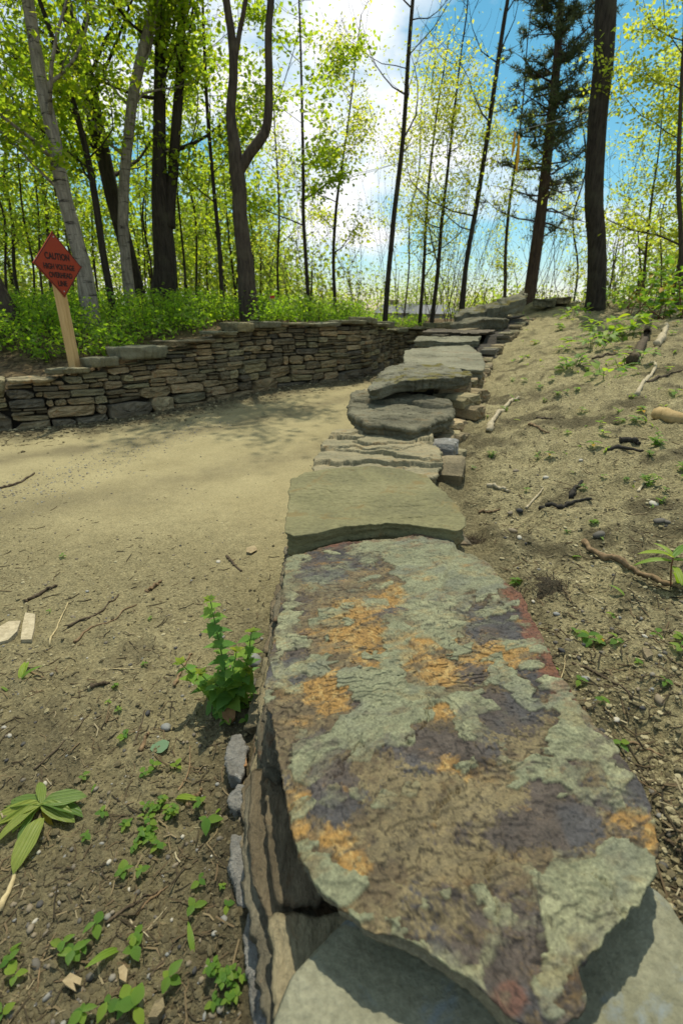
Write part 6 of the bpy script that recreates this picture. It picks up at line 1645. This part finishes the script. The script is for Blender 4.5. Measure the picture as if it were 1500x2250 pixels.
rock([(545, 2005), (575, 2000), (588, 2050), (600, 2110), (615, 2180), (600, 2260), (560, 2270), (545, 2200), (540, 2130), (532, 2060)], 0.06, -0.03, 'lowest mica rock, long and dark grey, at the bottom edge', M_silver, 404)

LG = [(0.028, 0.024, 0.016), (0.06, 0.047, 0.028), (0.11, 0.08, 0.045), (0.17, 0.135, 0.075), (0.34, 0.30, 0.19)]
m_, n_, o_ = mat_new('ground litter'); at_ = attr(n_, 'tone'); principled(n_, o_, ramp(n_, at_.outputs['Fac'], [(i / 4 * 0.98 + 0.01, c) for i, c in enumerate(LG)]), 0.9, None, 0.1); M_litter = m_
PG = [(0.045, 0.045, 0.045), (0.11, 0.10, 0.08), (0.20, 0.165, 0.11), (0.19, 0.195, 0.185), (0.42, 0.39, 0.31)]
m_, n_, o_ = mat_new('pebbles'); at_ = attr(n_, 'tone'); principled(n_, o_, ramp(n_, at_.outputs['Fac'], [(i / 4 * 0.98 + 0.01, c) for i, c in enumerate(PG)]), 0.75, None, 0.25); M_peb = m_
CG = [(0.045, 0.038, 0.022), (0.12, 0.10, 0.058), (0.28, 0.245, 0.138), (0.46, 0.41, 0.25)]
m_, n_, o_ = mat_new('soil crumbs'); at_ = attr(n_, 'tone'); v_ = coords(n_); principled(n_, o_, mixc(n_, 0.3, ramp(n_, at_.outputs['Fac'], [(i / 3 * 0.98 + 0.01, c) for i, c in enumerate(CG)]), (0.16, 0.14, 0.08)), 0.95, bump(n_, noise(n_, v_, 200, 3), 0.6, 0.004), 0.1); M_crumb = m_

def scatter(n, g, region):
    """random ground points, thinning out with distance; region: 'road' or 'bank'"""
    out = []
    while sum(len(a) for a in out) < n:
        px = g.uniform(-150, 1650, n * 3); py = g.uniform(700, 2330, n * 3)
        a = (px - 750) / F; b = (1125 - py) / F; dy = CP + b * SP; dz = -SP + b * CP
        z = 0.03 if region == 'road' else 0.38
        t = np.where(dz < -0.02, (z - CZ) / np.minimum(dz, -0.02), 0); x = a * t; y = dy * t
        dr, _ = poly_dist(x, y, RWP); dl, _ = poly_dist(x, y, LWP)
        if region == 'road': ok = (dr > np.interp(y, [0, .4, .65, 1, 1.75, 3, 4.7, 7, 12], [.2, .33, .40, .46, .48, .47, .43, .5, .8])) & (dl < -0.05)
        else: ok = -dr > np.interp(y, [0, 1.2, 2.5, 4, 6, 12], [.42, .42, .44, .5, .55, .7])
        ok &= (t > 0) & (y > 0.2) & (y < 9)
        out.append(np.stack([x[ok], y[ok]], 1))
    return np.concatenate(out)[:n]
def slivers(name, xy, lengths, g, tone, label):
    n = len(xy); z = ground(xy[:, 0], xy[:, 1]); az = g.uniform(0, 6.28, n); L = lengths; r = np.clip(L * g.uniform(0.025, 0.07, n), 0.0005, 0.0022)
    d = np.stack([np.cos(az), np.sin(az), g.normal(0, 0.14, n)], 1); s = np.stack([-np.sin(az), np.cos(az), np.zeros(n)], 1)
    c = np.stack([xy[:, 0], xy[:, 1], z + r * 0.8], 1); bend = s * (L * g.normal(0, 0.12, n))[:, None]
    V = []
    for e, off in ((-0.5, 0), (0, 1), (0.5, 0)):
        p = c + d * (L * e)[:, None] + bend * off
        zz = ground(p[:, 0], p[:, 1]) + r * 0.7; p[:, 2] = np.maximum(p[:, 2], zz)
        for k in range(3):
            q = 2.0944 * k + 0.5; V.append(p + s * (r * math.cos(q))[:, None] + np.array([0, 0, 1.0]) * (r * math.sin(q))[:, None])
    V = np.stack(V, 1).reshape(-1, 3); i = np.arange(n)[:, None] * 9
    f = np.concatenate([i + np.array([[a * 3 + k, a * 3 + (k + 1) % 3, a * 3 + 3 + (k + 1) % 3, a * 3 + 3 + k]]) for a in (0, 1) for k in range(3)])
    o = mesh_obj(name, V, f, M_litter, None, False, {'tone': np.repeat(tone, 9)}); return tag(o, label, 'litter', None, 'stuff')
ICO_V = None
def lumps(name, xy, size, g, tone, mat, sink, label, squash=0.65):
    global ICO_V
    if ICO_V is None:
        import bmesh
        bm = bmesh.new(); bmesh.ops.create_icosphere(bm, subdivisions=1, radius=1.0)
        ICO_V = (np.array([v.co[:] for v in bm.verts]), np.array([[v.index for v in f.verts] for f in bm.faces])); bm.free()
    v0, f0 = ICO_V; n = len(xy); m = len(v0); z = ground(xy[:, 0], xy[:, 1])
    a = g.uniform(0, 6.28, n); ca, sa = np.cos(a), np.sin(a)
    st = np.stack([g.uniform(0.7, 1.35, n), g.uniform(0.65, 1.1, n), squash * g.uniform(0.7, 1.2, n)], 1)
    P = v0[None] * st[:, None, :] * (1 + g.uniform(-0.16, 0.16, (n, m, 1))) * size[:, None, None]
    X = P[:, :, 0] * ca[:, None] - P[:, :, 1] * sa[:, None]; Y = P[:, :, 0] * sa[:, None] + P[:, :, 1] * ca[:, None]
    V = np.stack([X + xy[:, 0:1], Y + xy[:, 1:2], P[:, :, 2] + (z + size * squash * sink)[:, None]], -1).reshape(-1, 3)
    Fc = (np.arange(n)[:, None, None] * m + f0[None]).reshape(-1, 3)
    o = mesh_obj(name, V, Fc, mat, None, name != 'soil_crumbs', {'tone': np.repeat(tone, m)}); return tag(o, label, None, None, 'stuff')
def litter():
    g = np.random.default_rng(91)
    for reg, ns, nc, npb in (('road', 2800, 7000, 1100), ('bank', 2800, 6000, 600)):
        word = 'in front of and left of the capped wall' if reg == 'road' else 'on the sandy bank'
        def thin(xy):                                     # the road itself is swept clean: keep little beyond its edge
            if reg == 'bank': return xy
            keep = sstep(2.9, 1.5, xy[:, 1] + 0.28 * xy[:, 0] + 0.35 * fbm(xy[:, 0] * 2, xy[:, 1] * 2, seed=5, octs=3)) * 0.95 + 0.06
            return xy[g.random(len(xy)) < keep]
        xy = thin(scatter(ns, g, reg)); n = len(xy)
        slivers('ground_litter', xy, g.gamma(2.0, 0.010, n) + 0.005, g, np.clip(g.beta(1.0, 1.9, n), 0.01, .99), 'bits of twig, straw and bark littering the soil ' + word)
        xy = thin(scatter(nc, g, reg)); n = len(xy); tn = g.uniform(0, 1, n)
        if reg == 'road': tn = np.clip(tn * (0.25 + 0.75 * sstep(0.5, 1.8, xy[:, 1])), 0, 1)
        lumps('soil_crumbs', xy, np.clip(g.gamma(1.8, 0.0016, n) + 0.0014, 0, 0.010), g, tn, M_crumb, 0.25, 'loose crumbs of soil ' + word)
        xy = scatter(npb, g, reg); n = len(xy)
        lumps('gravel', xy, np.clip(g.gamma(1.6, 0.0019, n) + 0.0012, 0, 0.009), g, g.beta(1.2, 1.7, n), M_peb, 0.2, 'small loose gravel scattered ' + word)
    # leaves, twigs and crumbs gathered along the foot of the long wall
    P = smooth_path([(a, b, 0) for a, b in LWP[2:9]], 500)[:, :2]; i = g.integers(0, 499, 1500); d = P[i + 1] - P[i]; d /= np.linalg.norm(d, axis=1)[:, None]
    xy = P[i] + np.stack([d[:, 1], -d[:, 0]], 1) * (0.05 + g.gamma(1.3, 0.16, 1500))[:, None]
    slivers('ground_litter', xy, g.gamma(2.0, 0.022, 1500) + 0.02, g, np.clip(g.beta(1.0, 1.8, 1500), .01, .99), 'dead twigs and leaf bits gathered along the foot of the long wall')
    xy = P[i[:900]] + np.stack([d[:900, 1], -d[:900, 0]], 1) * (0.03 + g.gamma(1.3, 0.13, 900))[:, None]
    lumps('soil_crumbs', xy, g.uniform(0.006, 0.026, 900), g, g.beta(1, 2, 900), M_crumb, 0.2, 'crumbs of soil along the foot of the long wall')
    # gravel strewn along the wheel tracks
    s = g.uniform(0, 1, 900); P = smooth_path([hit(-60, 1110), hit(120, 1055), hit(300, 985), hit(480, 925)], 400)[:, :2]; i = (s * 399).astype(int)
    xy = P[i] + g.normal(0, 1, (900, 2)) * np.array([0.22, 0.16]); lumps('gravel', xy, g.uniform(0.003, 0.009, 900), g, 0.3 + 0.6 * g.beta(1.2, 1.2, 900), M_peb, 0.15, 'bluish gravel strip in the wheel track of the road')
litter()
def pebbles():
    import bmesh
    g = np.random.default_rng(92)
    for k, (px, py, sz, mi, lab) in enumerate([(1125, 1168, 16, 2, 'smooth oval grey-brown pebble by the dark root tangle'), (1140, 1182, 11, 4, 'thin pale pebble beside the oval grey-brown one'), (1198, 1050, 10, 4, 'small white pebble above the dark crack ledge'), (1132, 1036, 10, 2, 'pale round pebble near the pale broken sticks'), (1140, 1123, 12, 0, 'dark bluish pebble left of the thin pale twig'), (1120, 1128, 10, 2, 'tan pebble beside the dark bluish pebble'), (1315, 1176, 18, 1, 'flat dark pebble above the long brown stick'), (1352, 1582, 13, 4, 'round cream pebble right of the nearest slab'), (1285, 1492, 13, 3, 'blue-grey pebble by the thin dark curved twig'), (1448, 1540, 20, 2, 'large tan pebble at the right picture edge'), (1222, 1350, 11, 3, 'pale grey pebble above the corner of the nearest slab'), (1410, 1556, 10, 0, 'small dark pebble left of the large tan pebble'), (1233, 1430, 11, 0, 'dark pebble touching the rim of the nearest slab'),
            (1275, 1012, 8, 4, 'cream pebble on the sand left of the charred wood'), (1448, 1145, 15, 1, 'grey pebble on the right of the bank'), (1465, 1148, 12, 1, 'smaller grey pebble touching its neighbour on the right of the bank'), (1435, 1108, 14, 4, 'flat pale pebble above the two grey pebbles'),
            (325, 1567, 9, 0, 'dark blue round pebble in the middle of the left soil'), (240, 1895, 10, 4, 'white pebble beside the seedlings on the left soil'), (80, 2120, 16, 1, 'flat grey pebble at the lower left'), (285, 1955, 8, 4, 'small white pebble under a seedling on the left soil'), (78, 2025, 9, 4, 'yellowish pebble right of the straw-coloured stalk'), (75, 2055, 9, 2, 'orange-tan pebble below the yellowish pebble'), (365, 1600, 20, 3, 'half-buried grey-green stone above the round pale leaf'), (490, 1385, 10, 4, 'pale pebble right behind the nettle-like weed'), (100, 1722, 8, 4, 'white pebble above the broad-leaved plant'), (560, 1452, 26, 3, 'grey stone between the nettle-like weed and the wall'), (555, 1500, 20, 1, 'dark grey stone under the right stem of the nettle-like weed'), (560, 1800, 26, 1, 'brown stone leaning on the wall above the bright mica rock'), (480, 1235, 9, 4, 'white pebble on the sand near the short black twig')]):
        p = hit(px, py); r = sz / 2 / F * project(p)[2] * 1.25
        bm = bmesh.new(); bmesh.ops.create_icosphere(bm, subdivisions=2, radius=1.0); V = np.array([v.co[:] for v in bm.verts]); Fc = np.array([[v.index for v in f.verts] for f in bm.faces]); bm.free()
        V *= (1 + 0.22 * fbm(V[:, 0] * 1.3 + k * 7, V[:, 1] * 1.3, V[:, 2] * 1.3, seed=k, octs=3))[:, None]; V *= np.array([r * g.uniform(1.0, 1.4), r * g.uniform(0.75, 1.0), r * g.uniform(0.5, 0.75)])
        o = mesh_obj('pebble', V, Fc, M_peb, None, True, {'tone': np.full(len(V), [0.02, 0.22, 0.48, 0.74, 0.95][mi])}); o.location = p + Vector((0, 0, r * 0.15)); o.rotation_euler = (g.normal(0, .15), g.normal(0, .15), g.uniform(0, 6.28)); tag(o, lab, 'pebble', 'larger pebbles on the soil')
pebbles()
# dark tangles of roots and soil beside the slabs
def tangle(px, py, R_, n, label, seed):
    g = np.random.default_rng(seed); p = hit(px, py); T = Tubes()
    for i in range(n):
        a = g.uniform(0, 6.28); r = R_ * math.sqrt(g.random()); x, y = r * math.cos(a), r * math.sin(a); z = gz(p.x + x, p.y + y) - p.z; h = R_ * 0.22 * max(0.0, 1 - (r / R_) ** 2)
        d = g.normal(0, 1, 3); d[2] = abs(d[2]) * 0.6; L = g.uniform(0.012, 0.035); s = np.array([x, y, z + h * g.random()])
        T.add([s, s + d * L * .5 + g.normal(0, .003, 3), s + d * L * 0.8 + g.normal(0, .006, 3)], [0.0012, 0.001, 0.0005], 3, False)
    root = empty('root_tangle', label, 'roots', p)
    T.build('root_fibres', M_twig, root)
    th = np.linspace(0, 2 * math.pi, 28, endpoint=False); V = [(0, 0, R_ * 0.16)]; 
    for k, f in enumerate((0.35, 0.7, 1.0)):
        for t in th: w_ = 1 + 0.35 * math.sin(3 * t + seed) + 0.2 * math.sin(7 * t); x, y = R_ * f * w_ * math.cos(t), R_ * f * w_ * math.sin(t); V.append((x, y, gz(p.x + x, p.y + y) - p.z - 0.008 * k + R_ * 0.2 * max(0, 1 - f ** 2) * (0.75 + 0.4 * float(vnoise(np.array([x * 40]), np.array([y * 40]), 0.0, seed)[0]))))
    n_ = 28; j = np.arange(n_); tri = np.stack([np.zeros(n_, int), 1 + j, 1 + (j + 1) % n_], 1); q = np.concatenate([np.stack([1 + k * n_ + j, 1 + (k + 1) * n_ + j, 1 + (k + 1) * n_ + (j + 1) % n_, 1 + k * n_ + (j + 1) % n_], 1) for k in range(2)])
    mesh_obj('soil_clump', np.array(V), [q, tri], M_soil, root)
M_soil = stone_mat('black soil', [(0.03, 0.024, 0.014), (0.09, 0.074, 0.042)], (1, 1, 1), 40, None, 0.008)
tangle(1040, 1190, 0.045, 110, 'dark root tangle tucked between the two nearest capstones', 1)
tangle(1205, 1287, 0.07, 120, 'low dark clod of roots on the sand right of the nearest slab', 3)
